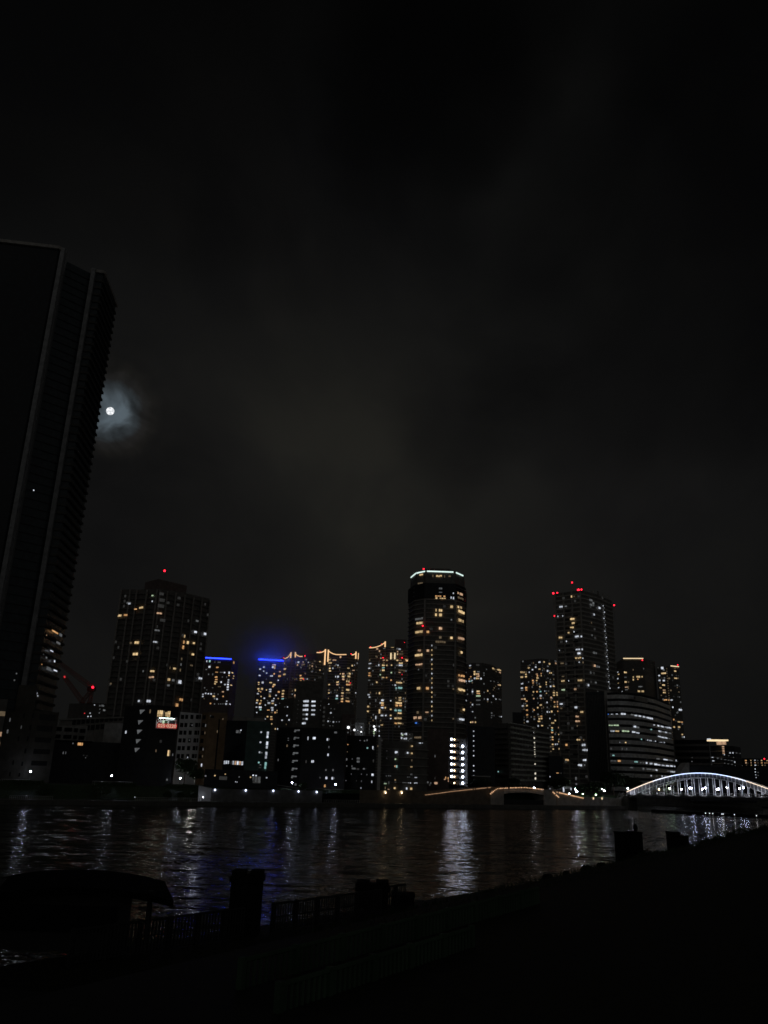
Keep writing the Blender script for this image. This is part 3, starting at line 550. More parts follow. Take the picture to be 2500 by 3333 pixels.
th.lit(WL(1600, 1840, 2.911, '''665 396 34 22 w;711 391 20 12 d;765 298 12 20 y;790 298 14 14 e;636 487 6 14 w;682 482 6 12 w;772 510 44 22 y;781 550 30 18 y;769 592 38 18 y;737 641 16 14 y;789 632 8 12 w;661 685 36 20 y;
815 676 40 20 w;858 676 14 16 w;717 722 8 12 w;650 808 6 8 w;825 800 46 14 w;866 798 10 16 w;835 836 30 18 w;828 880 62 16 y;873 882 10 10 w;838 920 8 12 w;876 922 12 18 e;930 332 30 24 d;932 376 22 24 d;
955 382 8 18 d;1011 406 20 24 w;960 468 12 18 w;935 546 6 16 e;940 664 8 16 d;960 830 20 22 d;980 834 12 18 d;966 952 16 22 p;987 960 12 22 d;1007 964 12 18 d;905 1136 14 20 w;975 1112 16 16 d;845 1092 48 18 y;
884 1090 8 16 e;800 1175 22 18 p;807 1347 26 20 w;862 1391 28 16 y;818 1434 32 18 p;822 1477 46 20 p;820 1522 10 14 e;830 1654 36 18 y;880 1655 10 14 e;716 1702 18 20 o;880 1703 38 24 w;884 1750 36 22 w;
923 1752 12 18 w;722 1844 34 22 y;889 1846 34 20 w;929 1848 10 14 d;845 1895 42 20 w;890 1893 10 14 d;808 2020 12 30 d;810 2080 12 30 d''')+WL(1680, 2130, 6.322, '''962 187 70 30 e;980 550 74 34 y;1098 545 14 26 w;
985 732 76 30 g;945 1022 60 28 w;945 1112 40 30 e;1052 1865 40 36 o;1070 2172 54 36 o;980 458 50 18 e''')+WL(1600, 1840, 2.911, zz)+
[(1850+ (i % 2)*26, 1990+i*14.1, 15, 5, 'k') for i in range(36)], d=1.05)
th.beacon(1862, 1896, 600, r=0.56); th.beacon(1801, 1931, 600, r=0.72); th.beacon(1883, 1921, 596, r=1.04); th.beacon(1889, 1926, 596, r=0.96); th.beacon(1893, 1919, 596, r=0.64); th.beacon(1814, 1930, 600, r=0.64); th.beacon(1999, 1970, 640, r=0.60)
th.beacon(1805, 2005, 598, r=0.48); th.beacon(1889, 1995, 594, r=0.48); th.beacon(1907, 1930, 605, r=0.32)
MB().box(PXZ(1816, 602, 137), 2.4, 2, 3.4).build('red_lit_cabinet', 'avi' if False else 'r', th.root)
th.grid(0,7,.04,'xxx',rng,10,d=1.05); th.grid(1,5,.05,'xxd',rng,50,d=1.05); th.grid(2,5,.04,'xxx',rng,50,d=1.05)
th.done()

# --- tall dark slab beside it
ts = Bldg('office_slab', 'tall windowless dark slab wedged between the red-lit tower and the curved office block', 'building', 0,
          [(1906, 520), (1966, 515), (1985, 518)], first_py=2252, back=20, fh=4, wall='darkglass', led='slab')
f = ts.faces[0]
for i in range(12): MB().par(f.pt(f.len*(i+.3)/12, 6, .02), f.u*.25, f.n*.25, Vector((0, 0, ts.Z-8))).build('mullion', 'darkwall', ts.root)
f = ts.faces[1]; MB().par(f.pt(0, 3, .02), f.u*f.len, f.n*.5, Vector((0, 0, ts.Z-2.5))).build('end_wall', 'palewall', ts.root)
MB().par(ts.faces[0].pt(ts.faces[0].len*.1, 3.2, .6), ts.faces[0].u*ts.faces[0].len*.8, ts.faces[0].n*2, Vector((0, 0, 8))).build('entrance_canopy', 'concrete', ts.root)
ts.done()

# --- curved office block with ribbon windows
of = Bldg('office_block', 'curved office block with pale bands and long lit ribbon windows above the trees', 'building', 62,
          [(1976, 2254), (2010, 2252.5), (2045, 2254), (2085, 2259), (2131, 2270), (2180, 2290)], back=22, fh=3.7, ledge=(.35, 2.2), wall='windowdark', led='office_band')
of.lit([(a, b, w, h*.8, c) for a, b, w, h, c in WL(1900, 2050, 2.765, '''365 757 70 20 w;270 759 90 6 w;432 764 30 16 d;465 771 26 16 w;500 776 26 16 w;534 783 30 18 w;572 792 28 18 w;602 798 30 18 w;222 760 8 8 b;240 860 60 18 g;
300 860 60 18 g;455 871 24 24 w;482 878 26 22 d;628 856 14 10 w;662 862 26 18 w;700 870 26 18 w;735 876 30 18 w;768 882 28 16 w;262 912 40 20 w;308 912 44 20 y;375 912 70 20 g;445 920 32 20 w;482 928 32 18 w;
602 898 14 16 c;675 912 30 18 w;708 918 24 16 d;740 924 30 16 w;770 930 26 16 d;675 960 28 16 w;705 968 26 16 w;735 972 26 16 w;770 980 26 12 d;515 985 8 14 c;570 992 6 14 w;590 996 8 14 w;602 998 8 12 w;
640 1002 8 10 w;690 1012 8 10 w;720 1014 6 14 w;375 1015 12 12 y;330 1013 8 6 w;271 1130 18 12 c;323 1180 28 18 o;675 1162 54 16 d;730 1168 40 14 w;775 1174 40 14 d;466 1188 34 12 c;520 1196 40 12 d;
560 1198 14 18 w;605 1204 36 20 w;642 1210 30 20 w;675 1216 30 18 w;710 1220 30 16 w;748 1224 28 16 w;785 1226 30 16 w;812 1228 12 16 w;533 1250 14 18 d;580 1254 44 16 d;625 1260 36 16 d;650 1262 18 16 w;
755 1272 36 14 d;790 1277 30 18 w;815 1280 14 16 w;602 1313 12 10 w;650 1316 14 8 d;700 1316 8 14 w;728 1318 10 8 w;250 1070 6 22 d;345 1072 6 20 d;385 1072 8 20 d;430 1240 30 10 d;270 1180 60 8 d''')], d=.42)
sg = MB(); f = of.faces[3]; u0, u1, z0, z1 = f.rect(2082, 2276, 44, 8); sg.par(f.pt(u0, z0-.6, .45), f.u*(u1-u0), f.n*.25, Vector((0, 0, 2.6)))
sgo = sg.build('roof_sign', 'slab', of.root); 
MB().par(f.pt(u0+.6, z0-.1, .71), f.u*1.1, f.n*.1, Vector((0, 0, 1.5))).build('sign_mark', 'windowdark', sgo)
of.done()

# --- far right towers
i1 = Bldg('residential_tower', 'dark tower with a cream roof line and red light, behind the curved office block', 'tower', 0,
          [(2005, 1000), (2028, 960), (2094, 955), (2131, 975)], first_py=2158, back=30, fh=3.1, ledge=(.4, .35), wall='darkwall', led='darkwall')
f = i1.faces[1]; MB().par(f.pt(.2, i1.Z-.3, .2), f.u*(f.len-.3), f.n*.5, Vector((0, 0, .9))).build('roof_light', 'gold', i1.root)
i1.lit(WL(1900, 2050, 2.765, '''373 383 28 16 y;377 470 24 16 y;382 517 28 12 p;384 540 26 10 d;375 428 24 10 d;502 423 60 18 y;505 445 50 14 o;510 512 38 12 d;514 554 60 18 y;446 448 10 16 y;446 425 8 12 y;404 470 8 14 e;
312 380 12 8 w;318 400 10 8 y;310 440 10 10 w;316 480 10 8 y;318 520 10 10 w;445 360 8 14 e;350 555 8 6 w;540 350 8 14 d;400 520 8 30 e'''), d=.5)
i1.beacon(2091, 2149, 955, r=0.64); i1.done()
i2 = Bldg('residential_tower', 'narrow dark tower with dense windows at the right end of the skyline', 'tower', 0,
          [(2138, 970), (2182, 960), (2209, 965)], first_py=2170, back=30, fh=3.1, ledge=(.3, .35), wall='darkwall', led='darkwall')
f = i2.faces[1]; MB().par(f.pt(.2, i2.Z-.3, .2), f.u*(f.len-.3), f.n*.5, Vector((0, 0, .9))).build('roof_light', 'gold', i2.root)
dd = ';'.join('%d %d 7 8 e' % (748+i*1.85, 350+i*22) for i in range(30))
i2.lit(WL(1900, 2050, 2.765, '''708 345 24 24 w;720 392 46 16 y;683 456 18 16 w;722 457 18 14 w;680 412 14 12 w;720 498 26 14 y;692 522 20 12 y;725 543 26 14 p;727 565 26 14 y;736 631 34 12 o;768 632 12 10 o;795 632 28 12 w;
822 372 18 14 y;826 436 28 12 y;848 436 10 12 e;808 697 20 14 w;868 720 30 18 w;845 740 10 10 d;815 808 16 14 o;855 829 24 14 y;880 830 20 14 o;820 875 26 14 y;856 875 20 16 y;885 942 12 12 y;905 965 12 14 w;
887 965 12 14 d;770 437 16 14 e;785 545 14 14 e;820 345 16 8 e;840 500 10 14 d;855 560 10 10 e;860 605 8 10 d;690 480 10 8 e;700 590 10 8 e;870 650 8 16 d;840 520 8 8 e'''+';'+dd), d=.4)
i2.grid(0,5,.12,'xxd',rng,60); i2.grid(1,4,.12,'xxd',rng,60); i2.beacon(2206, 2164, 962, r=0.56); i2.done()

# --- lower blocks, right
lb = Bldg('office_building', 'long dark office with a small white roof light, behind the arch bridge', 'building', 0,
          [(2195, 560), (2306, 540)], first_py=2409, back=30, fh=4, ledge=(.3, 1.4), wall='blackglass', led='darkwall')
lb.beacon(2309, 2415, 545, r=.01, mat='w') if False else None
MB().box(PXZ(2308, 545, lb.Z+.3), 2.2, 1, 1.3).build('roof_lamp_panel', 'w', lb.root)
lb.lit(WL(2180, 2300, 5.184, '380 925 22 14 d;384 860 10 10 d;140 925 8 8 d;15 905 24 24 w;62 915 20 18 w'), d=.35).done()
cn = Bldg('office_building', 'dark block carrying a gold glowing flat canopy with a lit window column below it', 'building', 0,
          [(2312, 520), (2348, 505), (2390, 512), (2410, 525)], first_py=2428, back=22, fh=3.6, ledge=(.2, .5), wall='blackglass', led='darkwall')
f = cn.faces[0]
MB().add([PXZ(2317, 505, cn.Z+6), PXZ(2372, 500, cn.Z+6), PXZ(2362, 520, cn.Z+6), PXZ(2317, 520, cn.Z+6), PXZ(2317, 505, cn.Z+7), PXZ(2370, 500, cn.Z+7.6), PXZ(2362, 520, cn.Z+7), PXZ(2317, 520, cn.Z+7)],
         [(3, 2, 1, 0), (4, 5, 6, 7), (0, 1, 5, 4), (1, 2, 6, 5), (2, 3, 7, 6), (3, 0, 4, 7)])
cz = MB(); A_, B_ = PXZ(2318, 500, cn.Z+2.2), PXZ(2371, 497, cn.Z+2.2); cz.par(A_, B_-A_, Vector((0, 8, 0)), Vector((0, 0, .8))); cz.build('canopy', 'gold', cn.root)
A_, B_ = PXZ(2346, 503, cn.Z+.3), PXZ(2364, 501, cn.Z+.3); MB().par(A_, B_-A_, Vector((0, 6, 0)), Vector((0, 0, 1.8))).build('lit_penthouse', 'p', cn.root)
cn.lit(WL(2180, 2300, 5.184, '''890 676 40 24 p;893 712 40 24 p;896 748 40 24 p;900 785 38 24 p;915 812 14 10 w;1010 780 18 22 w;1058 780 18 22 w;1120 782 14 16 d;1180 790 14 12 d;732 856 30 12 w;742 915 34 18 w;755 1035 40 24 d;
1090 935 14 26 w;812 870 10 30 d;830 870 8 24 d;880 885 20 12 d;930 895 40 8 d;985 905 30 8 d;1040 912 40 8 d;1068 856 12 14 d;990 828 12 10 d;920 955 12 14 d;980 965 24 12 d;1045 975 20 10 d;1098 995 12 10 d;
1105 1040 12 12 d;970 1020 12 10 d;958 1080 14 10 d;1065 1080 14 10 d;962 1128 16 14 w;1048 1132 16 12 w;870 1100 12 8 d;658 855 8 10 d;672 975 8 8 d'''), d=.3).done()
fb = Bldg('apartment_block', 'far low block with rows of small warm lights at the right edge above the arch', 'building', 0,
          [(2402, 700), (2445, 690), (2560, 690)], first_py=2468, back=30, fh=3, wall='blackglass')
fb.lit(WL(2180, 2300, 5.184, '''1197 905 20 16 w;1285 910 30 20 o;1375 908 20 16 y;1437 905 24 18 w;1550 908 24 18 y;1485 908 14 12 d;1197 945 18 14 e;1288 948 20 18 p;1378 948 18 18 p;1440 945 20 20 p;1552 948 24 20 o;
1490 950 12 14 e;1605 950 10 14 o;1208 985 20 14 w;1226 996 10 10 d;1296 986 16 12 e;1380 988 18 12 y;1443 988 28 14 w;1490 990 10 10 e;1560 988 16 14 y;1608 990 12 20 e;1213 1028 16 16 d;1218 1066 14 14 w;
1440 1052 14 16 w;1443 1102 16 16 w;1450 1150 16 14 w;1457 1196 18 14 w;1645 910 24 16 y;1640 950 10 14 o;1320 955 10 16 e;1490 1110 20 10 d;1490 1160 20 10 d'''), d=.1)
fb.beacon(2488, 2470, 690, r=.5); fb.done()
ws_ = Bldg('low_hall', 'low dark hall right of the sail-shaped gable, low behind the arch bridge', 'building', 0, [(2242, 450), (2452, 440)], first_py=2492, back=15, wall='blackglass'); ws_.done()
a, b, c2 = P(2214, 2520, 430), P(2244, 2520, 432), P(2239, 2482, 432)
sm = MB(); arc = [Vector((a.x+(c2.x-a.x)*t, a.y, a.z+(c2.z-a.z)*math.sin(t*math.pi/2)**1.0)) for t in [i/8 for i in range(9)]]+[b]
arc = [q for q in arc]; n_ = len(arc)
sm.add([q for q in arc]+[q+Vector((0, 9, 0)) for q in arc], [tuple(range(n_)), tuple(range(2*n_-1, n_-1, -1))]+[(i, n_+i, n_+(i+1) % n_, (i+1) % n_) for i in range(n_)])
so_ = sm.build('sail_gable', 'palewall'); tag(so_, 'pale sail-shaped gable rising behind the arch bridge', 'building')
# ================================================================== THE FAR BANK
BP, BQ = Vector((-119, 236, 0)), Vector((114, 375, 0))
BU = (BQ-BP).normalized(); BN = Vector((-BU.y, BU.x, 0))            # along the bank, inland
def bank(px, off, z=0.0):
    a, b = _lin(px, z)                                              # X = a*Y+b
    # (aY+b - BP.x)*BN.x + (Y-BP.y)*BN.y = off
    Y = (off - (b-BP.x)*BN.x + BP.y*BN.y)/(a*BN.x+BN.y)
    return Vector((a*Y+b, Y, z))
def bpy_(px, off, z): return proj(bank(px, off, z))[1]
print('bank y', [(px, round(bpy_(px, 0, 0))) for px in (0, 640, 1250, 2000)])
# --- front row blocks
def blk(*a, **k): return Bldg(*a, **k)
n1 = blk('apartment_block', 'beige low block with slot windows at the foot of the giant dark tower', 'building', 0,
         [(112, 263), (193, 268)], first_py=2313, z0=5.5, back=22, wall='beige')
bl = WL(0, 2160, 5.027, '778 880 275 96 k;732 1065 250 90 k;702 1250 265 80 k;680 1440 270 80 k;640 1630 260 80 k')
n1.lit(bl, d=.03, face=0)
n1b = MB(); q0, q1 = P(40, 2228, 262), P(109, 2232, 263)
n1b.prism([(q.x, q.y) for q in (P(22, 2313, 260), P(113, 2313, 263.1), P(113, 2313, 263.1)+n1.away*12, P(22, 2313, 260)+n1.away*12)], 5.5, n1.Z-.8)
n1b.build('side_wing', 'beige', n1.root)
t_ = MB().prism([(q.x, q.y) for q in (P(50, 2300, 262), P(112, 2300, 263), P(112, 2300, 263)+n1.away*9, P(50, 2300, 262)+n1.away*9)], n1.Z-1, q0.z); t_.build('stair_tower', 'beige', n1.root)
sf = Face(P(22, 2400, 260), P(113, 2400, 263.1))
for cx, cy, w, h, c in WL(0, 2160, 5.027, '375 850 26 76 k;525 850 30 80 k;490 1045 30 80 k;305 1230 28 76 k;455 1230 30 80 k;425 1430 30 80 k;235 1620 26 76 k;385 1640 30 70 k;190 1810 24 70 k;345 1820 26 60 k;340 1040 10 50 d;150 920 16 60 d;120 1110 22 60 d'):
    u0, u1, z0, z1 = sf.rect(cx, cy, w, h); MB().par(sf.pt(u0, z0, .03), sf.u*(u1-u0), sf.n*.06, Vector((0, 0, z1-z0))).build('window', 'windowdark' if c == 'k' else c, n1.root)
n1.done()
n0 = blk('shop_house', 'narrow house with bright warm windows cut by the left edge of the frame', 'building', 0, [(-60, 250), (26, 252)], first_py=2272, z0=5.5, back=12, wall='darkwall')
n0.lit(WL(0, 2160, 5.027, '40 820 100 84 e;20 1155 46 80 p;10 1350 42 140 y;8 1470 16 60 e'), face=0).done()
n2 = blk('unfinished_block', 'dark building under construction with two crane jibs above it', 'building', 0, [(226, 395), (330, 385), (352, 390)], first_py=2290, z0=5, back=25, wall='darkwall')
n2.lit(WL(0, 2160, 5.027, '1387 813 14 14 r;1478 810 14 16 w;1443 865 12 18 w;1490 862 14 18 w;1550 677 14 14 w;1645 690 40 20 d;1640 745 16 16 d')+WL(0, 1600, 2.304, '765 1605 30 14 d;780 1640 16 12 d;750 1660 14 10 d')).done()
n3 = blk('arcaded_block', 'pale long building with two rows of dark arched openings behind the lower buildings', 'building', 0, [(195, 352), (407, 318)], first_py=2340, z0=5.5, back=14, wall='concrete', ledge=None)
n3.lit(WL(0, 2160, 5.027, ';'.join('%d %d 56 78 k' % (1215+i*76, 962-i*7) for i in range(11))+';'+';'.join('%d %d 60 80 k' % (1440+i*80, 1050-i*6) for i in range(8))), d=.04, face=0)
f = n3.faces[0]; MB().par(f.pt(0, n3.Z-.6, .02), f.u*f.len, f.n*.6, Vector((0, 0, .5))).build('cornice', 'palewall', n3.root)
A_, B_ = P(342, 2353, 300), P(404, 2352, 297)
MB().prism([(q.x, q.y) for q in (A_, B_, B_+n3.away*8, A_+n3.away*8)], 5.5, A_.z).build('blank_annex', 'palewall', n3.root); n3.done()
n4 = blk('small_office', 'low pale building with two rows of square dark windows below the arcaded block', 'building', 0, [(180, 300), (286, 292)], first_py=2362, z0=5.5, back=10, wall='palewall')
n4.lit(WL(0, 2160, 5.027, '970 1068 90 62 k;1120 1080 124 62 k;1245 1090 60 62 k;1355 1100 90 62 k;950 1190 90 60 k;1105 1197 130 62 k;1230 1207 60 62 k;1335 1215 90 62 k'), d=.04, face=0).done()
n5 = blk('warehouse', 'black low building with one square orange window near its roof', 'building', 0, [(150, 284), (300, 290), (405, 296)], first_py=2408, z0=5.5, back=12, wall='blackwall')
MB().par(n5.faces[0].pt(0, n5.Z-.3, -.2), n5.faces[0].u*n5.faces[0].len, n5.faces[0].n*.9, Vector((0, 0, .45))).build('eave', 'rooftile', n5.root)
n5.lit(WL(0, 2160, 5.027, '1300 1315 60 50 o;1345 1318 22 48 o;1195 1305 20 25 d;1035 1460 12 45 d;1075 1460 12 45 d;1370 1500 14 16 x;1400 1540 14 14 d;1420 1510 10 12 x')).done()
# dark narrow block with the sign balcony
n6 = blk('apartment_block', 'narrow dark block with a pale green lit balcony and red banner near its top', 'building', 0, [(408, 290), (494, 282), (583, 284)], first_py=2298, z0=5.5, back=14, wall='blackwall')
fL, fR = n6.faces
n6.lit(WL(340, 2240, 4.366, '655 330 18 60 e;308 625 18 44 w;733 890 14 40 e;908 922 22 92 y;928 922 14 90 e;800 755 30 40 x;970 945 14 40 d;890 1300 8 30 d'))
for cx, cy in ((545, 338), (520, 487), (507, 622), (490, 756), (473, 880)):
    x0, y0 = 340+cx/4.366, 2240+cy/4.366
    u, z = fL.hit(x0-9, y0-7); u2, z2 = fL.hit(x0+8, y0-7); u3, z3 = fL.hit(x0-7, y0+7)
    a, b, c = fL.pt(u, z, .06), fL.pt(u2, z2, .06), fL.pt(u3, z3, .06); n = fL.n*.08
    m = MB(); m.add([a, b, c, a+n, b+n, c+n], [(0, 1, 2), (5, 4, 3), (0, 3, 4, 1), (1, 4, 5, 2), (2, 5, 3, 0)]); m.build('stair_landing', 'd', n6.root)
u0, u1, z0, z1 = fR.rect(340+888/4.366, 2240+500/4.366, 314/4.366, 150/4.366)    # the lit balcony
u0 = max(u0, -.3); u1 = min(u1, fR.len-.1)
D_ = 2.0; q = MB()
q.par(fR.pt(u0, z0-.15, .1), fR.u*(u1-u0), fR.n*D_, Vector((0, 0, .15))); bal = q.build('balcony_slab', 'palewall', n6.root)
q = MB(); q.par(fR.pt(u0, z1, .1), fR.u*(u1-u0), fR.n*D_, Vector((0, 0, .22))); q.build('balcony_ceiling', 'whitewall', n6.root)
for uu in (u0, u1-.2): MB().par(fR.pt(uu, z0, .1), fR.u*.2, fR.n*(D_-.1), Vector((0, 0, z1-z0))).build('side_wall', 'whitewall', n6.root)
MB().par(fR.pt(u0+.2, z0, .05), fR.u*(u1-u0-.4), fR.n*.05, Vector((0, 0, z1-z0))).build('back_wall', 'whitewall', n6.root)
for a_, w_, mt in ((.42, .12, 'greenpaint'), (.30, .09, 'g'), (.62, .28, 'darkglass')):
    MB().par(fR.pt(u0+(u1-u0)*a_, z0+.3, .11), fR.u*(u1-u0)*w_, fR.n*.05, Vector((0, 0, (z1-z0)*.66))).build('door', mt, n6.root)
MB().par(fR.pt(u0+1, z1-.2, 1.1), fR.u*(u1-u0-2), fR.n*.12, Vector((0, 0, .1))).build('ceiling_light', 'tube', n6.root)
# balcony above with curtained windows
v0, v1, y0, y1 = fR.rect(340+890/4.366, 2240+365/4.366, 300/4.366, 110/4.366); v1 = min(v1, fR.len-.1); v0 = max(v0, .3)
MB().par(fR.pt(v0, y0-.1, .02), fR.u*(v1-v0), fR.n*.1, Vector((0, 0, y1-y0+.2))).build('window_recess', 'windowdark', n6.root)
for cx, w, h, c in ((764, 20, 94, 'y'), (790, 20, 96, 'y'), (816, 22, 96, 'y'), (841, 16, 90, 'e'), (882, 34, 60, 'y'), (905, 16, 88, 'y'), (926, 18, 92, 'y')):
    r0, r1, s0, s1 = fR.rect(340+cx/4.366, 2240+(362+(cx-764)*.07)/4.366, w/4.366, h/4.366)
    MB().par(fR.pt(r0, s0, .14), fR.u*(r1-r0), fR.n*.05, Vector((0, 0, s1-s0))).build('window', c, n6.root)
rl = MB()
for i in range(26): rl.par(fR.pt(v0+(v1-v0)*i/25-.03, y0-.2, 1.1), fR.u*.05, fR.n*.05, Vector((0, 0, 1.1)))
rl.par(fR.pt(v0, y0+.9, 1.1), fR.u*(v1-v0), fR.n*.07, Vector((0, 0, .07))); rl.par(fR.pt(v0, y0-.3, .1), fR.u*(v1-v0), fR.n*1.1, Vector((0, 0, .12)))
rl.build('balcony_railing', 'darksteel', n6.root)
# banner: red cloth with large pale digits, the balcony light put in as emission
bu0, bu1, bz0, bz1 = fR.rect(340+892/4.366, 2240+540/4.366, 282/4.366, 62/4.366); bu1 = min(bu1, fR.len+.1)
pr('banner_red', (.62, .03, .03), var=.08); M['banner_digits'] = pr('banner_digits', (.95, .62, .5), var=.05)
for mm_, st in (('banner_red', .32), ('banner_digits', .6)):
    b_ = M[mm_].node_tree.nodes['Principled BSDF']; b_.inputs['Emission Strength'].default_value = st
    b_.inputs['Emission Color'].default_value = (.9, .05, .05, 1) if mm_ == 'banner_red' else (1, .62, .45, 1)
ban = thing('banner', 'red lit banner with large pale digits hanging on the pale green balcony', 'banner', fR.pt((bu0+bu1)/2, bz0, D_+.2))
MB().par(fR.pt(bu0, bz0, D_+.15), fR.u*(bu1-bu0), fR.n*.05, Vector((0, 0, bz1-bz0))).build('cloth', 'banner_red', ban)
fc = bpy.data.curves.new('digits', 'FONT'); fc.body = '025\u00b70220'; fc.align_x = 'CENTER'; fc.align_y = 'CENTER'; fc.size = 1.0; fc.extrude = .02; fc.offset = .025
fo = bpy.data.objects.new('tmp', fc); COL.objects.link(fo); dg = bpy.context.evaluated_depsgraph_get()
tm = bpy.data.meshes.new_from_object(fo.evaluated_get(dg)); bpy.data.objects.remove(fo)
xs = [v.co.x for v in tm.vertices]; ys = [v.co.y for v in tm.vertices]
sx = (bu1-bu0)*.92/(max(xs)-min(xs)); sy = (bz1-bz0)*.78/(max(ys)-min(ys)); cy_ = (max(ys)+min(ys))/2
for v in tm.vertices:
    w = fR.pt((bu0+bu1)/2+v.co.x*sx, (bz0+bz1)/2+(v.co.y-cy_)*sy, D_+.22+v.co.z); v.co = w-ban.location
tm.materials.append(M['banner_digits']); to = bpy.data.objects.new('digits', tm); COL.objects.link(to); to.parent = ban
n6.done()
# white grid building
n7 = blk('office_building', 'white building with a grid of dark square windows lit from below', 'building', 0, [(587, 318), (659, 326)], first_py=2317, z0=5.5, back=15, wall='whitewall')
rows = []
for r, (y, x) in enumerate(((408, 1108), (523, 1096), (632, 1084), (742, 1072), (852, 1060), (965, 1048))):
    for dx, w in ((0, 46), (59, 40), (134, 42), (212, 40), (250, 20)): rows.append('%d %d %d 60 k' % (x+dx, y, w))
n7.lit(WL(340, 2240, 4.366, ';'.join(rows)+';1243 525 16 24 d;1207 738 10 24 d;1180 985 10 24 w'), d=.04, face=0).done()
n8 = blk('apartment_block', 'brown plain block with a slim vertical groove beside the white grid building', 'building', 0, [(659, 322), (681, 320), (741, 322)], first_py=2319, z0=5.5, back=14, wall='brown')
n8.lit(WL(340, 2240, 4.366, '1440 530 10 44 d;1430 635 10 40 e;1405 868 10 40 d;1395 968 10 36 e;1382 1093 14 46 w;1250 1.0 1 1 k')[:5]+WL(340, 2240, 4.366, ';'.join('%d %d 40 60 k' % (1420-r*11, 415+r*111) for r in range(6)))+WL(640, 2280, 5.184, '350 522 12 46 e;265 275 60 40 k;240 262 20 20 d;445 312 20 24 e'), d=.05).done()
f = n8.faces[1]; MB().par(f.pt(f.len*.55, 5.6, .02), f.u*.5, f.n*.25, Vector((0, 0, n8.Z-8))).build('drain_groove', 'windowdark', n8.root)
n9 = blk('office_building', 'dark glass office with a green-black stair wing showing four tall lit stair windows', 'building', 0, [(738, 305), (806, 302), (882, 306)], first_py=2345, z0=5.5, back=14, wall='blackglass')
f = n9.faces[1]; MB().par(f.pt(0, 10, .02), f.u*f.len, f.n*.4, Vector((0, 0, n9.Z-10))).build('stair_wing', 'greenwall', n9.root)
n9.lit(WL(640, 2280, 5.184, '474 1045 24 62 w;505 1042 26 60 w;538 1044 20 56 w;590 1048 24 56 x;622 1050 24 66 w;658 1052 30 68 p;696 1054 28 68 w;734 1056 28 66 p;770 1060 30 66 w;690 525 46 54 d;750 502 20 20 w;735 530 12 50 d;700 725 60 8 d'), d=.06)
n9.lit(WL(640, 2280, 5.184, '1194 555 34 64 w;1189 612 30 46 w;1183 724 34 68 w;1177 788 30 46 w;1168 898 34 70 w;1162 958 30 48 w;1158 1072 34 66 c;1150 1132 30 50 c;1082 535 26 28 w;1071 705 26 28 w;1055 875 24 30 w;1042 1047 24 26 c;1090 880 24 22 d;1060 970 40 8 d;1070 1085 26 14 d;1060 1130 40 20 x'), d=.47)
MB().prism([(q.x, q.y) for q in (P(752, 2400, 310), P(858, 2400, 309), P(858, 2400, 309)+n9.away*6, P(752, 2400, 310)+n9.away*6)], n9.Z-.4, n9.Z+1.6).build('roof_screen', 'slab', n9.root)
n9.done()
n9b = blk('entrance_hall', 'low dark entrance hall with small round lamps and a dim glazed door', 'building', 0, [(668, 292), (905, 290)], first_py=2503, z0=5.5, back=9, wall='blackglass', ledge=None)
n9b.lit(WL(640, 2280, 5.184, '1015 1340 130 110 x;1058 1335 44 110 d;1005 1330 20 100 d;955 1320 14 60 d;955 1262 24 22 w;1005 1268 24 22 w;912 1295 20 22 y;1183 1303 24 24 w;310 1268 22 22 y;486 1243 20 20 y;1240 1366 80 10 o;1270 1390 110 10 p;50 1270 110 30 d;660 1372 14 16 w;685 1376 12 12 w;720 1290 14 24 d;450 1310 130 60 x;170 1255 40 8 x'), d=.1, face=0).done()
# dark middle blocks
p1 = blk('apartment_block', 'tall dark block with stacked bright white windows under the crowned towers', 'building', 0, [(905, 420), (957, 405), (1052, 402), (1100, 410)], first_py=2278, z0=5.5, back=18, wall='darkwall')
p1.block('roof_block', [(961, 406), (1050, 405)], 8.5, back=10, mat='darkwall')
p1.lit(WL(900, 2100, 5.925, '''540 1082 44 36 w;590 1080 66 44 w;716 1086 80 30 w;536 1164 44 36 w;586 1162 66 44 w;714 1168 80 30 w;530 1248 44 36 w;580 1246 66 44 w;712 1252 76 30 w;530 1336 54 32 d;586 1336 40 36 w;
706 1338 70 28 w;528 1422 50 32 d;580 1422 40 36 w;510 1508 30 34 w;542 1504 46 42 w;218 1190 16 18 w;165 1190 10 20 d;207 1358 22 24 w;110 1446 22 24 w;246 1442 22 28 w;192 1528 12 28 e;142 1446 8 12 d;
430 1070 14 14 x;418 1150 14 14 x;412 1236 14 14 x;405 1320 14 14 x;398 1405 14 14 x;390 1490 14 14 x;858 1080 16 20 x;852 1165 12 16 d;848 1250 10 18 d;62 1122 10 20 d'''), d=.08).done()
p2_ = blk('apartment_block', 'dark block of small white lights below the tower with the long sagging crown line', 'building', 0, [(1053, 395), (1111, 390), (1155, 393)], first_py=2290, z0=5.5, back=18, wall='darkwall')
p2_.lit(WL(900, 2100, 5.925, '''1050 1305 28 28 w;1010 1132 16 22 w;1055 1222 14 16 d;998 1468 22 28 w;1100 1480 24 28 w;1040 1470 12 14 d;1158 1478 10 10 w;1212 1478 10 10 w;1035 1555 18 12 d;1058 1132 12 14 d;1090 1555 12 12 d;
915 1120 50 40 x;915 1205 50 40 x;912 1290 50 40 x;908 1375 50 40 x;905 1460 50 40 x;900 1540 50 30 x;1120 1230 20 30 x;1010 1410 20 20 x;1100 1390 16 20 x'''), d=.08).done()
p3_ = blk('stairwell_block', 'dark featureless lift block at the right shoulder of the middle blocks', 'building', 0, [(1113, 380), (1155, 378)], first_py=2325, z0=5.5, back=10, wall='redtint'); p3_.done()
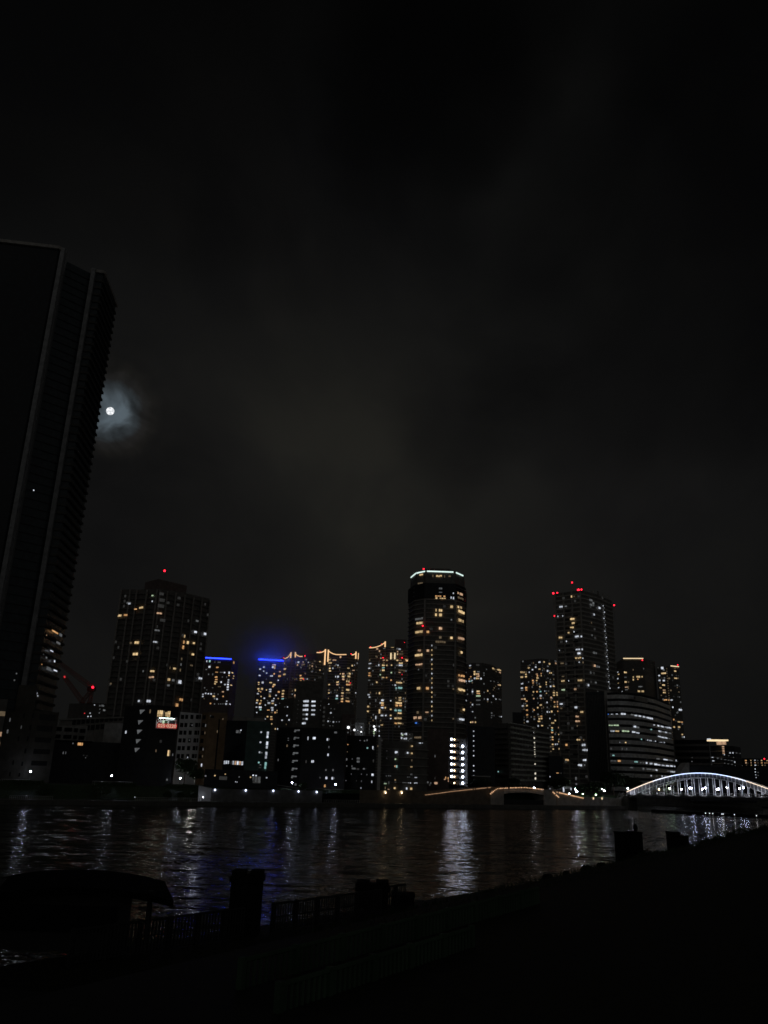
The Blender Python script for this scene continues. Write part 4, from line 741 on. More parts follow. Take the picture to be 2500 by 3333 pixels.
p4 = blk('apartment_block', 'broad dark block with a left column of pale stair landings behind two quay lamps', 'building', 0, [(903, 325), (985, 318), (1128, 322)], first_py=2368, z0=5.5, back=16, wall='blackwall')
land = []
for cx, cy in ((332, 478), (322, 597), (315, 718), (307, 840), (298, 963), (291, 1087), (283, 1210)):
    land += ['%d %d 92 26 d' % (cx, cy-6), '%d %d 30 16 d' % (cx-34, cy+16)]
p4.lit(WL(900, 2280, 4.879, ';'.join(land)+''';305 1335 30 40 d;500 600 16 60 w;598 598 46 40 w;808 620 22 38 w;836 616 14 30 d;938 508 46 30 d;832 740 12 36 d;818 862 22 40 w;562 968 18 40 w;584 968 18 40 w;785 1104 24 30 d;898 1105 24 34 d;
793 1230 32 42 w;885 1235 26 44 w;912 1235 12 34 d;768 1355 26 44 o;190 600 20 12 d;190 632 20 10 d;172 718 20 40 e;30 945 14 40 d;470 970 18 50 x;20 452 12 24 w;690 1225 10 20 d'''), d=.08).done()
p5 = blk('apartment_block', 'dark block topped by a brightly lit rooftop terrace, left of the pale concrete shaft', 'building', 0, [(1130, 330), (1226, 326)], first_py=2394, z0=5.5, back=16, wall='blackwall')
p5.lit(WL(900, 2280, 4.879, '''1135 700 12 14 o;1128 815 12 14 e;1110 935 30 40 d;1118 1040 14 24 d;1205 930 12 16 d;1300 922 48 36 d;1300 970 48 34 d;1200 1045 14 26 d;1228 1080 64 30 d;1295 1088 40 24 x;1390 1085 34 24 d;1350 1170 8 24 d;
1438 1178 8 20 d;1527 1180 34 38 w;1515 1290 14 40 w;1350 1280 8 30 d;1270 1275 10 20 x;1343 1390 12 20 w;1445 755 24 26 c;1532 750 14 50 w;1545 780 14 14 d;1330 635 24 10 d;1400 640 20 24 d;1440 630 20 30 d;1190 1168 8 20 d;1105 1272 14 14 d;1540 960 16 50 x'''), d=.08)
tz = p5.Z
for i, (cx, cy, r_, mt) in enumerate(((1142, 428, .55, 'W'), (1238, 468, .4, 'W'), (1348, 425, .25, 'w'), (1345, 498, .3, 'W'), (1550, 413, .4, 'W'), (1565, 462, .45, 'W'), (1548, 490, .35, 'g'), (1550, 525, .35, 'g'), (1632, 410, .25, 'w'), (1632, 486, .22, 'w'), (1546, 564, .22, 'w'), (1632, 562, .25, 'w'), (1290, 475, .2, 'w'), (1135, 508, .3, 'd'))):
    MB().ball(P(900+cx/4.879, 2280+cy/4.879, 336), r_).build('terrace_light', mt, p5.root)
fr = MB()
for cx in (1180, 1290, 1400, 1480, 1590, 1640):
    q = P(900+cx/4.879, 2360, 337); fr.tube((q.x, q.y, tz-.5), (q.x, q.y, tz+7), .12, 5)
for z in (2.3, 4.6, 7.0):
    a_, b_ = P(900+1180/4.879, 2360, 337), P(900+1640/4.879, 2360, 337); fr.tube((a_.x, a_.y, tz+z), (b_.x, b_.y, tz+z), .14, 5)
fr.build('terrace_frame', 'steel', p5.root)
a_, b_ = P(900+1250/4.879, 2360, 340), P(900+1390/4.879, 2360, 340)
MB().par((a_.x, a_.y, tz-.3), Vector((b_.x-a_.x, b_.y-a_.y, 0)), (0, .3, 0), (0, 0, 6)).build('terrace_wall', 'whitewall', p5.root)
p5.done()
p6 = blk('concrete_shaft', 'slender pale grey concrete shaft rising from the quay wall to the terrace lights', 'building', 0, [(1232, 316), (1242, 316)], first_py=2400, z0=4, back=3, wall='palewall'); p6.done()
p7 = blk('apartment_block', 'dark block with paired white and yellow windows right of the pale concrete shaft', 'building', 0, [(1246, 330), (1300, 326), (1392, 330)], first_py=2412, z0=5.5, back=16, wall='darkwall', ledge=(.8, .3), fh=3.1)
p7.lit(WL(1180, 2320, 6.9125, '''775 890 38 54 w;825 887 18 40 w;996 902 34 40 w;1030 905 14 20 d;1080 752 18 36 y;1102 752 18 36 y;1078 912 16 38 y;1098 912 16 38 y;1090 1070 14 50 e;1070 1217 18 18 y;1094 1217 18 18 y;1068 1385 12 34 d;1090 1385 12 34 d;
768 1045 30 34 g;755 1205 14 44 p;778 1205 14 44 o;815 1210 18 60 c;765 1512 28 22 y;540 1595 60 20 g;525 1565 16 14 d;620 1560 20 20 d;620 1598 24 14 d;650 1598 12 12 d;1180 1455 56 14 w;1155 1580 14 20 w;1180 1576 20 16 w;1205 1580 16 30 w;1275 665 50 60 w;1330 670 12 40 w;
580 577 32 46 w;743 1695 18 44 y;766 1695 18 44 y;975 1702 32 52 w;1064 1705 20 54 y;1088 1705 18 54 y;540 1690 14 60 e;545 1728 50 12 e;605 1720 14 20 p;630 1728 14 14 p;652 1726 12 12 d;765 1560 16 14 d;800 1570 14 12 d;840 1578 12 12 d;890 1570 16 18 d;
920 1568 16 18 d;950 1572 16 18 d;985 1575 12 16 d;1020 1575 14 14 w;1060 1578 20 26 w;520 1418 24 12 d;565 1422 14 18 d;615 1420 8 16 d;655 1420 8 16 d;770 1432 16 8 d;800 1436 14 8 d;840 1442 20 10 d;900 1446 40 8 d;960 1446 20 8 d;1000 1446 20 20 d;1040 1446 12 20 d;
575 860 24 24 x;570 1025 24 20 x'''), d=.9)
p7.done()
p8 = blk('stairwell_block', 'small block whose two open stair floors glow white beneath the banded tower', 'building', 0, [(1303, 345), (1345, 345)], first_py=2384, z0=5.5, back=10, wall='concrete')
p8.lit(WL(1180, 2320, 6.9125, '880 468 28 46 w;945 480 40 26 w;985 478 30 44 w;1095 464 36 12 w;1060 490 20 14 d;960 505 120 12 d;880 566 28 46 w;945 584 40 28 w;985 582 30 44 w;1090 575 30 16 d;1060 590 20 14 d;1030 625 20 16 d;900 500 10 30 g'), d=.1, face=0).done()
p9 = blk('apartment_block', 'plain black block between the central tower foot and the lit stair galleries', 'building', 0, [(1392, 352), (1462, 350)], first_py=2372, z0=5.5, back=14, wall='redtint')
p9.lit(WL(1400, 2320, 4.366, '222 925 12 40 o;210 945 20 14 p;258 932 10 36 o;272 970 34 24 p;84 1000 44 34 p;70 615 12 34 d;10 1000 14 30 d;120 235 50 14 x;70 930 8 30 x')+WL(1180, 2320, 6.9125, '1405 1570 12 60 d;1635 975 14 60 d;1515 1620 24 50 x'), d=.08, face=0).done()
sg_ = blk('apartment_block', 'block with open stair galleries brightly lit on every floor, two glowing columns', 'building', 0, [(1462, 356), (1522, 352)], first_py=2404, z0=5.5, back=10, wall='blackwall')
f = sg_.faces[0]; flo = MB()
for i in range(8):
    cy = 2320+(390+i*88)/4.366
    for cx, w, h, mt, nm in ((314, 30, 26, 'd2', 'gallery_wall'), (357, 18, 22, 'p', 'gallery_wall')):
        if i == 7: continue
        u0, u1, z0, z1 = f.rect(1400+cx/4.366, cy, w/4.366, h/4.366); MB().par(f.pt(u0, z0, .1), f.u*(u1-u0), f.n*.06, Vector((0, 0, z1-z0))).build('glowing_wall', mt, sg_.root)  # gallery walls glow themselves, the lamp light put into their material
    q = f.pt(*f.hit(1400+316/4.366, cy-3), 1.0); MB().ball(q, .36).build('gallery_light', 'lamp_small', sg_.root) if i < 7 else None
    q = f.pt(*f.hit(1400+358/4.366, cy-2), 1.0); MB().ball(q, .24).build('gallery_light', 'lamp_warm', sg_.root)
    u0, u1, z0, z1 = f.rect(1400+350/4.366, cy+8, 110/4.366, 10/4.366); flo.par(f.pt(max(0, u0), z0-.2, .1), f.u*(u1-max(0, u0)), f.n*1.6, Vector((0, 0, .9)))
    cy2 = cy+22 if i < 7 else cy
    cyr = 2320+(490+i*87)/4.366
    if i < 7:
        u0, u1, z0, z1 = f.rect(1400+452/4.366, cyr, 54/4.366, 32/4.366); u1 = min(u1, f.len)
        MB().par(f.pt(u0, z0, .1), f.u*(u1-u0), f.n*.06, Vector((0, 0, z1-z0))).build('glowing_wall', 'd2', sg_.root)
        MB().par(f.pt(u0+.3, z0+.3, .17), f.u*.6, f.n*.05, Vector((0, 0, .9))).build('gallery_door', 'darkglass', sg_.root)
        q = f.pt(*f.hit(1400+477/4.366, cyr-3), 1.0); MB().ball(q, .42).build('gallery_light', 'lamp_small', sg_.root)
        flo.par(f.pt(u0-.3, z0-.5, .1), f.u*(u1-u0+.9), f.n*1.6, Vector((0, 0, .5)))
flo.build('gallery_floors', 'darkconc', sg_.root)
u_, _z = f.hit(1516, 2480); MB().par(f.pt(min(u_, f.len-.2), 6, 1.3), f.u*.2, f.n*.2, Vector((0, 0, sg_.Z-10))).build('gallery_post', 'palewall', sg_.root)
sg_.done()
st = blk('apartment_block', 'dark block marked by one vertical line of small white dots', 'building', 0, [(1522, 372), (1610, 376)], first_py=2362, z0=5.5, back=14, wall='blackglass')
st.lit(WL(1400, 2320, 4.366, ';'.join('615 %d 14 18 w' % y for y in (262, 330, 400, 472, 541, 611, 753, 825, 896))), d=.3, face=0)
st.done()
sb = Bldg('slab_block', 'long balcony block with a bright column of stair lights at its bend', 'building', 0,
          [(1606, 410), (1654, 400), (1738, 432), (1786, 452)], first_py=2356, z0=5.5, back=14, fh=2.42, ledge=None, wall='darkwall')
f = sb.faces[1]; nfl = int((sb.Z-6)/2.42)
for k_ in range(1, nfl):
    for fi in (0, 1, 2):
        g = sb.faces[fi]; b = MB(); z = sb.Z-k_*2.42
        b.par(g.pt(.05, z, .01), g.u*(g.len-.1), g.n*1.3, Vector((0, 0, .15))); b.par(g.pt(.05, z+.15, 1.2), g.u*(g.len-.1), g.n*.1, Vector((0, 0, .75)))
        b.build('balcony', 'slab_balcony' if fi else 'darkwall', sb.root)
for j in range(1, 9): MB().par(f.pt(f.len*j/9, 6, .02), f.u*.2, f.n*1.1, Vector((0, 0, sb.Z-6.5))).build('party_wall', 'slab', sb.root)
rm = MB().par(f.pt(0, sb.Z-.2, .02), f.u*f.len, f.n*1.4, Vector((0, 0, .5))); rm.build('roof_edge', 'palewall', sb.root)
g = sb.faces[2]
for i, (cx, cy) in enumerate(((1475, 350), (1476, 412), (1478, 478), (1480, 542), (1482, 606), (1486, 742), (1490, 872), (1492, 940))):
    x0, y0 = 1400+cx/4.366, 2320+cy/4.366; Yd = 430
    a_, b_, c_, d_ = P(x0-5, y0-3, Yd), P(x0+3, y0-5.5, Yd), P(x0+3, y0+5, Yd), P(x0-2, y0+3.2, Yd); n = Vector((0, -.3, 0))
    m = MB(); m.add([a_, b_, c_, d_, a_+n, b_+n, c_+n, d_+n], [(0, 1, 2, 3), (7, 6, 5, 4), (0, 4, 5, 1), (1, 5, 6, 2), (2, 6, 7, 3), (3, 7, 4, 0)]); m.build('stair_light', 'warmwhite', sb.root)
MB().ball(P(1400+1457/4.366, 2320+270/4.366, 429), .75).build('stair_light', 'W', sb.root)
sb.lit([(1630, 2512, 3, 4, 'c')], d=1.5); sb.done()
lr = blk('low_house', 'small dim house with a pale flat roof beside the canal bridge', 'building', 0, [(1540, 372), (1592, 370)], first_py=2528, z0=5, back=10, wall='darkwall')
MB().par(lr.faces[0].pt(-.5, lr.Z, -1), lr.faces[0].u*(lr.faces[0].len+1), lr.faces[0].n*2.2, Vector((0, 0, .5))).build('roof_edge', 'palewall', lr.root); lr.done()
dk = blk('plant_block', 'black windowless block on the skyline left of the densely lit tower', 'building', 0, [(1668, 470), (1702, 470)], first_py=2318, z0=5, back=12, wall='blackglass'); dk.done()
d2 = blk('low_block', 'black low block with one orange light between the balcony block and the red-lit tower', 'building', 0, [(1786, 440), (1832, 445)], first_py=2460, z0=5, back=12, wall='blackglass')
d2.lit(WL(1700, 2380, 4.608, '527 627 34 12 o;413 682 18 16 w;580 630 10 20 x'), d=.1, face=0).done()
d3 = blk('riverside_hall', 'low glazed hall with a pale strip window behind the plaza lamps', 'building', 0, [(1782, 398), (1860, 402), (1905, 408)], first_py=2556, z0=4.5, back=8, wall='darkwall')
d3.lit(WL(1700, 2380, 4.608, '618 870 20 90 w;655 845 50 40 d;700 850 20 40 d;730 860 10 30 w;855 858 18 14 w;860 884 16 14 d;930 858 22 14 g;935 884 20 16 y;1018 858 14 16 w;990 884 10 10 w;730 880 12 10 w;414 862 12 14 w;556 866 10 10 d'), d=.1).done()

# --- cranes on the unfinished block
def lattice(mb, a, b, w, n):
    a, b = Vector(a), Vector(b); d = (b-a).normalized(); s = d.orthogonal().normalized()*w/2; t = d.cross(s).normalized()*w/2
    c = [s+t, s-t, -s-t, -s+t]
    for q in c: mb.tube(a+q, b+q*.6, .13, 4)
    for i in range(n):
        for j in range(4): mb.tube(a+(b-a)*(i/n)+c[j], a+(b-a)*((i+1)/n)+c[(j+1) % 4], .07, 3)
def crane(px0, py0, pj, pt_, Y, label, aux):
    base = P(px0, py0+2, Y); r = thing('tower_crane', label, 'crane', (base.x, base.y, n2.Z))
    m = MB(); lattice(m, (base.x, base.y, n2.Z-.3), base, 1.8, 5); m.build('mast', 'crane_red', r)
    m = MB(); lattice(m, P(*pj, Y), P(*pt_, Y), 1.7, 16); m.build('jib', 'crane_red', r)
    if aux: m = MB(); lattice(m, base, P(*aux[0], Y), 1.4, 8); m.build('backstay', 'crane_red', r)
    return r
k1 = crane(268, 2283, (268, 2283), (208, 2202), 385, 'red crane with its short jib raised to the left, red light on the jib tip', ((301, 2240),))
MB().ball(P(210, 2203, 385), .5).build('warning_light', 'r', k1)
k2 = crane(292, 2284, (300, 2238), (190, 2155), 390, 'higher crane with a long thin jib, bright red light at its cab', ((300, 2246),))
MB().ball(P(302, 2237, 388), .55).build('warning_light', 'avi', k2); MB().box(P(298, 2243, 390), 3.5, 2, 2).build('cab', 'darksteel', k2)

# --- ground of the far bank
def strip(name, cols, mat, label=None):      # cols: list over px of [(off,z),...] ordered water -> inland
    mb = MB(); n = len(cols[0][1]); vs = []
    for px, row in cols:
        for off, z in row: vs.append(bank(px, off, z))
    fs = []
    for i in range(len(cols)-1):
        for j in range(n-1): a = i*n+j; fs.append((a, a+n, a+n+1, a+1))
    mb.add(vs, fs); return structure(mb.build(name, mat))
PXS = [-500, -200, 0, 160, 320, 480, 640, 800, 1050, 1250, 1400, 1600, 1800, 2000, 2045]
strip('far_quay', [(p, [(0, -1.5), (.01, 1.3)]) for p in PXS], 'quay')
strip('far_promenade', [(p, [(.01, 1.3), (5, 1.35)]) for p in PXS], 'paving')
strip('far_embankment', [(p, [(5, 1.35), (7.5, 1.8), (12, 5.3), (14, 5.5)]) for p in PXS], 'grass')
far = MB(); far.add([bank(-500, 14, 5.5), bank(2045, 14, 5.5), Vector((128, 460, 5.5)), Vector((900, 520, 5.5)), Vector((9000, 900, 5.5)), Vector((9000, 9000, 5.5)), Vector((-9000, 9000, 5.5)), Vector((-9000, -500, 5.5))], [tuple(range(8))])
structure(far.build('far_land', 'land'))
ql = MB(); ql.add([Vector((128, 460, 5.5)), Vector((900, 520, 5.5)), Vector((900, 520, -1)), Vector((128, 460, -1)), bank(2045, 14, 5.5), bank(2045, 14, -1), bank(2045, 0, -1), bank(2045, 0, 1.3), bank(2045, 5, 1.35), bank(2045, 12, 5.3)],
                  [(0, 1, 2, 3), (4, 0, 3, 5), (4, 9, 8, 7, 6, 5)]); structure(ql.build('canal_wall', 'quay'))

# --- foliage helper
def leafmass(name, boxes, mat, parent=None, n=500, size=.35, seed=1, label=None):
    r = random.Random(seed); mb = MB()
    for c, (rx, ry, rz) in boxes:
        c = Vector(c)
        for i in range(n):
            t = Vector((r.gauss(0, 1), r.gauss(0, 1), r.gauss(0, 1))).normalized()*(r.random()**.4)
            lump = 1+.22*math.sin(t.x*5+c.x)*math.sin(t.z*6+c.y)
            p = c+Vector((t.x*rx*lump, t.y*ry*lump, t.z*rz*lump))
            a = Vector((r.uniform(-1, 1), r.uniform(-1, 1), r.uniform(-1, 1))).normalized()*size*r.uniform(.6, 1.3); b = a.orthogonal().normalized()*size*r.uniform(.4, .8)
            mb.add([p-a, p+b, p+a, p-b], [(0, 1, 2, 3)])
    return mb.build(name, mat, parent)
def tree(base, h, rx, label, seed, mat='leaf', n=900, size=.35, cat='tree', group=None):
    t = thing('tree', label, cat, base, group); b = Vector(base)
    m = MB(); m.tube(b-Vector((0, 0, .2)), b+Vector((0, 0, h*.55)), h*.03, 7, h*.018)
    for i in range(4):
        a = i*1.7+seed; m.tube(b+Vector((0, 0, h*(.35+.05*i))), b+Vector((math.cos(a)*rx*.5, math.sin(a)*rx*.5, h*.7)), h*.012, 5, .03)
    m.build('trunk', 'bark', t)
    r = random.Random(seed); cl = [(b+Vector((0, 0, h*.68)), (rx*.8, rx*.8, h*.30))]
    for i in range(5): a = i*1.3+seed; cl.append((b+Vector((math.cos(a)*rx*.5, math.sin(a)*rx*.5, h*(.55+.25*r.random()))), (rx*.5, rx*.5, h*.2)))
    leafmass('crown', cl, mat, t, n//6, size, seed); return t
def atbank(px, py, Y): return P(px, py, Y)
# --- street lamps with glowing heads
def lamp(px, py, base_z, off, label, mat='lamp_quay', r=.2, group='lamps along the far promenade'):
    # top at pixel, standing on the embankment
    b = bank(px, off, base_z); Y = b.y; top = P(px, py, Y); b = Vector((top.x, top.y, base_z))
    t = thing('street_lamp', label, 'street lamp', b, group)
    MB().tube(b, top-Vector((0, 0, r)), .09, 6, .05).build('pole', 'steel', t)
    MB().tube(top-Vector((0, 0, r*1.05)), top-Vector((0, 0, r*.9)), r*.9, 8).build('bracket', 'steel', t)
    MB().ball(top, r, 8, 6, .8).build('lamp_head', mat, t, smooth=True)
    return t
LB = [(100, 2511, 5.5, 'cool white street lamp above bright clipped leaves before the beige low block'),
      (364, 2525, 5.5, 'cool white street lamp before the black warehouse, above a flat hedge line'),
      (587, 2533, 5.5, 'cool white street lamp between the banner block and the brown plain block'),
      (784, 2540, 5.5, 'cool white street lamp with a leafy bush below it, before the dark glass office'),
      (951, 2547, 5.5, 'cool white street lamp at the foot of the pale stair landing column'),
      (1093, 2553, 5.5, 'cool white street lamp beside a small orange window of the broad dark block')]
for px, py, z, lb_ in LB: lamp(px, py, z, 13, lb_)
lampn = bank(636, 24, 5.5); q = P(634, 2531, lampn.y); t = thing('street_lamp', 'yellowish lamp beside the trees, at the foot of the white grid building', 'street lamp', (q.x, q.y, 5.5))
MB().tube((q.x, q.y, 5.5), q, .09, 6, .05).build('pole', 'steel', t); MB().ball(q, .38, 8, 6, .8).build('lamp_head', 'lamp_street', t, smooth=True)
# hedges along the terrace
def hedge(pxa, pxb, off, z, h, w, label, seed, n=1400, mat='leaf', size=.22):
    r = random.Random(seed); mb = MB(); A, B = bank(pxa, off, z), bank(pxb, off, z); u = (B-A).normalized(); v = Vector((-u.y, u.x, 0)); Lh = (B-A).length
    mb.m = 0
    core = MB()
    for i in range(n):
        t = r.random(); s_ = r.uniform(-1, 1); zz_ = r.random()**.6*h*(1+.12*math.sin(t*Lh*1.3+seed)+.08*math.sin(t*Lh*3.1))
        p = A+u*(t*Lh)+v*(s_*w/2)+Vector((0, 0, zz_)); a = Vector((r.uniform(-1, 1), r.uniform(-1, 1), r.uniform(-1, 1))).normalized()*size; b = a.orthogonal().normalized()*size*.6
        mb.add([p-a, p+b, p+a, p-b], [(0, 1, 2, 3)])
    mb.par(A-v*w*.4, u*Lh, v*w*.8, Vector((0, 0, h*.8)))
    o = mb.build('hedge', mat); return tag(o, label, 'hedge')
hedge(40, 140, 12.5, 5.2, 1.1, 2.0, 'hedge glowing green right under the leftmost quay lamp', 3, 2600)
hedge(-60, 60, 12.5, 5.2, 1.0, 1.5, 'dark hedge along the terrace at the left edge, before the shop house', 4, 900)
hedge(310, 440, 12.5, 5.2, .9, 1.6, 'flat hedge below the lamp before the black warehouse', 5, 2200)
hedge(540, 650, 12.5, 5.2, .8, 1.6, 'flat hedge below the lamp next to the banner block', 6, 1900)
SH = [(140, 2570, 7.5, 2.6, 'leafy shrub drooping right of the brightest hedge'), (312, 2582, 7, 3.3, 'wide pale clipped shrub on the lower terrace before the warehouse'),
      (545, 2570, 7, 1.6, 'round dim shrub left of the pale clipped shrub pair'), (587, 2574, 7, 1.5, 'pale round shrub right below the lamp by the banner block'),
      (634, 2572, 7, 1.9, 'round shrub leaning on the bright end of the white quay wall'), (787, 2555, 12, 1.6, 'lit bush under the lamp before the dark glass office'),
      (985, 2566, 12, 1.8, 'olive bush behind the right end of the white quay wall'), (858, 2562, 12, 1.2, 'small dark bush behind the middle of the white quay wall')]
for i, (px, py, off, r_, lb_) in enumerate(SH):
    z = {7.5: 2.2, 7: 1.8, 12: 5.3}[off]; b = bank(px, off, z); t = thing('shrub', lb_, 'shrub', b)
    MB().tube(b-Vector((0, 0, .2)), b+Vector((0, 0, r_*.6)), .1, 5).build('stem', 'bark', t)
    leafmass('foliage', [(b+Vector((0, 0, r_*.75)), (r_*(1.3 if i == 1 else .9), r_*.8, r_*.75))], 'leaf', t, 700, .2, 20+i)
tree(bank(598, 16, 5.5), 9.5, 4.2, 'dark leafy tree in front of the white grid building', 5, n=2400, size=.3)
tree(bank(635, 17, 5.5), 6.5, 3.0, 'smaller dark tree right of the tree before the white grid building', 8, n=1600, size=.3)
# quay lights: small bollard lights at the water edge
for px, off, z, lb_ in ((85, 4, 1.4, 'tiny white light on the lower quay under the leftmost lamp'), (438, 4, 1.4, 'tiny white light on the lower quay left of the round shrubs')):
    b = bank(px, off, z); t = thing('bollard_light', lb_, 'bollard light', b, 'bollard lights on the lower quay'); MB().tube(b, b+Vector((0, 0, .8)), .08).build('post', 'steel', t); MB().ball(b+Vector((0, 0, .9)), .09).build('lamp_head', 'W', t)

def qrail(pa, pb, off, z, n, label):
    A, B = bank(pa, off, z), bank(pb, off, z); t = thing('railing', label, 'railing', (A+B)/2); up = Vector((0, 0, 1))
    MB().tube(A+up*1.05, B+up*1.05, .05, 5).build('top_rail', 'palewall', t); MB().tube(A+up*.5, B+up*.5, .035, 4).build('middle_rail', 'palewall', t)
    for i in range(n+1): q = A+(B-A)*(i/n); MB().tube(q, q+up*1.05, .05, 5).build('post', 'palewall', t)
qrail(30, 170, .5, 1.3, 22, 'pale quay railing on the lower quay under the leftmost lamp')
qrail(440, 690, .5, 1.3, 36, 'pale quay railing along the water in front of the round shrubs')
qrail(1055, 1170, .5, 1.3, 16, 'pale quay railing in front of the lower dark wall section')
qrail(0, 90, 13.6, 5.5, 14, 'thin pale handrail at the terrace edge above the dark left hedge')
qrail(300, 430, 13.6, 5.5, 18, 'thin pale handrail behind the flat hedge before the warehouse')
# --- white quay wall with ball lamps
def wall(name, pts, label, mat, th=.5, cat='wall', zb=1.3):   # pts: (px, off, ztop)
    mb = MB(); P_ = [bank(px, off, z) for px, off, z in pts]; n = len(P_)
    vs = []
    for q in P_: vs += [Vector((q.x, q.y, zb)), q, q+BN*th, Vector((q.x, q.y, zb))+BN*th]
    fs = []
    for i in range(n-1):
        a, b = i*4, i*4+4
        for j in range(4): fs.append((a+j, b+j, b+(j+1) % 4, a+(j+1) % 4))
    fs += [(0, 1, 2, 3), (n*4-4, n*4-1, n*4-2, n*4-3)]; mb.add(vs, fs)
    o = mb.build(name, mat); return tag(o, label, cat) if label else o
def zy(px, py, off):                                         # height of a bank point seen at a pixel
    lo, hi = -2, 60
    for _ in range(40):
        m_ = (lo+hi)/2
        if bpy_(px, off, m_) > py: lo = m_
        else: hi = m_
    return lo
wall('quay_wall', [(686, 5.2, zy(686, 2567, 5.2)), (1050, 5.2, zy(1050, 2574, 5.2))], 'long grey quay wall carrying a row of five small ball lamps', 'greywall')
e1 = bank(646, 5.1, 0); 
w_ = MB(); a_, b_ = bank(644, 5.0, 1.3), bank(685, 5.0, 1.3); zt0, zt1 = zy(644, 2557, 5), zy(685, 2566, 5)
w_.add([a_, b_, Vector((b_.x, b_.y, zt1)), Vector((a_.x, a_.y, zt0)), a_+BN*.5, b_+BN*.5, Vector((b_.x, b_.y, zt1))+BN*.5, Vector((a_.x, a_.y, zt0))+BN*.5], [(0, 1, 2, 3), (7, 6, 5, 4), (0, 4, 5, 1), (1, 5, 6, 2), (2, 6, 7, 3), (3, 7, 4, 0)])
tag(w_.build('wall_end', 'whitewall'), 'bright white end panel of the quay wall, lit by a lamp', 'wall')
for i, (px, py, lb_) in enumerate(((700, 2571, 'first ball lamp from the left on the grey quay wall, by the white end panel'), (800, 2572.5, 'second ball lamp from the left on the grey quay wall, under the dark glass office'), (890, 2574, 'middle ball lamp of five on the grey quay wall'), (972, 2576, 'ball lamp on the grey quay wall left of the olive bush'), (1031, 2578, 'last ball lamp at the right end of the grey quay wall'))):
    q = bank(px, 4.9, zy(px, py, 4.9)); t = thing('wall_lamp', lb_, 'wall lamp', q, 'ball lamps on the quay wall')
    MB().ball(q, .27, 8, 6, 1.2).build('globe', 'ballglow', t, smooth=True); MB().box(q+BN*.35, .15, .3, .15).build('bracket', 'steel', t)
# lamp that lights the white end panel
q = bank(660, 3.2, 1.35); t = thing('quay_lamp', 'low quay lamp in front of the white end panel', 'street lamp', q)
MB().tube(q, q+Vector((0, 0, 1.1)), .07).build('pole', 'steel', t); MB().ball(q+Vector((0, 0, 1.2)), .10).build('lamp_head', 'lamp_white', t)

# gangway roof lines
for (xa, ya, xb, yb, off, lb_) in ((880, 2553, 975, 2566, 10, 'thin pale canopy roof sloping down behind the grey quay wall'), (1060, 2570, 1120, 2571, 9, 'thin pale bench roof below the last cool lamp')):
    a_, b_ = bank(xa, off, zy(xa, ya, off)), bank(xb, off, zy(xb, yb, off)); t = thing('canopy', lb_, 'canopy', ((a_+b_)/2))
    MB().par(a_, b_-a_, BN*1.6, Vector((0, 0, .18))).build('roof', 'palewall', t)
    m = MB()
    for s_ in (.1, .9): c_ = a_+(b_-a_)*s_+BN*.8; m = MB().tube((c_.x, c_.y, 1.3), c_, .1); m.build('post', 'steel', t)
# brown wall with two downlights and the ramp wall
wall('embankment_wall', [(1172, 4.5, zy(1172, 2571, 4.5)), (1380, 4.5, zy(1380, 2574, 4.5)), (1400, 4.5, zy(1400, 2574, 4.5)), (1480, 4.5, zy(1480, 2567, 4.5)), (1598, 4.5, zy(1598, 2560, 4.5)), (1640, 4.5, zy(1640, 2562, 4.5))], 'brown embankment wall rising to the right towards the canal bridge', 'brownwall')
wall('embankment_wall', [(1052, 4.9, zy(1052, 2583, 4.9)), (1171, 4.9, zy(1171, 2583, 4.9))], 'lower dark wall section between the grey and the brown walls', 'darkconc')
for px, lb_ in ((1254, 'left of two warm downlights on the brown wall'), (1307, 'right of two warm downlights on the brown wall')):
    q = bank(px, 4.1, zy(px, 2577, 4.1)); t = thing('wall_lamp', lb_, 'wall lamp', q, 'warm downlights on the brown wall')
    MB().ball(q, .5, 8, 4, .7).build('shade', 'gold', t); MB().box(q+BN*.2+Vector((0, 0, .35)), .5, .4, .15).build('bracket', 'steel', t)
    MB().ball(q-Vector((0, 0, .42))-BN*.25, .16).build('bulb', 'lamp_warm', t)
# strings of bulbs
def bulbs(name, pts, n, label, off_fn=None, r=.17, mat='string', line=True):
    P_ = [bank(px, off, zy(px, py, off)) for px, py, off in pts]; L_ = [0]
    for a, b in zip(P_, P_[1:]): L_.append(L_[-1]+(b-a).length)
    t = thing('light_string', label, 'string lights', P_[0]); 
    if line:
        m = MB()
        for a, b in zip(P_, P_[1:]): m.tube(a, b, .05, 4)
        m.build('cable', 'darksteel', t)
    rr_ = random.Random(int(pts[0][0]))
    for i in range(n):
        if rr_.random() < .06: continue
        d = L_[-1]*(i+.5)/n; k = max(j for j in range(len(L_)-1) if L_[j] <= d); q = P_[k]+(P_[k+1]-P_[k])*((d-L_[k])/(L_[k+1]-L_[k]))
        MB().ball(q, r*rr_.uniform(.8, 1.15), 6, 4).build('bulb', mat, t)
    return t
bulbs('a', [(1383, 2588, 4.2), (1480, 2575, 4.2), (1598, 2563, 4.2)], 60, 'line of small warm bulbs climbing the ramp wall to the canal bridge', r=.11)
bulbs('b', [(1590, 2589, 3.4), (1604, 2578, 3.4), (1618, 2567, 3.4), (1660, 2564.5, 3.4), (1710, 2563.5, 3.4), (1770, 2570, 3.4)], 36, 'line of warm bulbs over the crown of the canal bridge', r=.2)
bulbs('c', [(1774, 2573, 4.2), (1798, 2575, 4.2), (1850, 2587, 4.2), (1900, 2598, 4.2)], 34, 'line of warm bulbs descending right from the canal bridge', r=.2)
bulbs('d', [(1799, 2577, 3.6), (1811, 2588, 3.6), (1820, 2596, 3.6)], 8, 'short stair line of warm bulbs right of the canal bridge', r=.22)
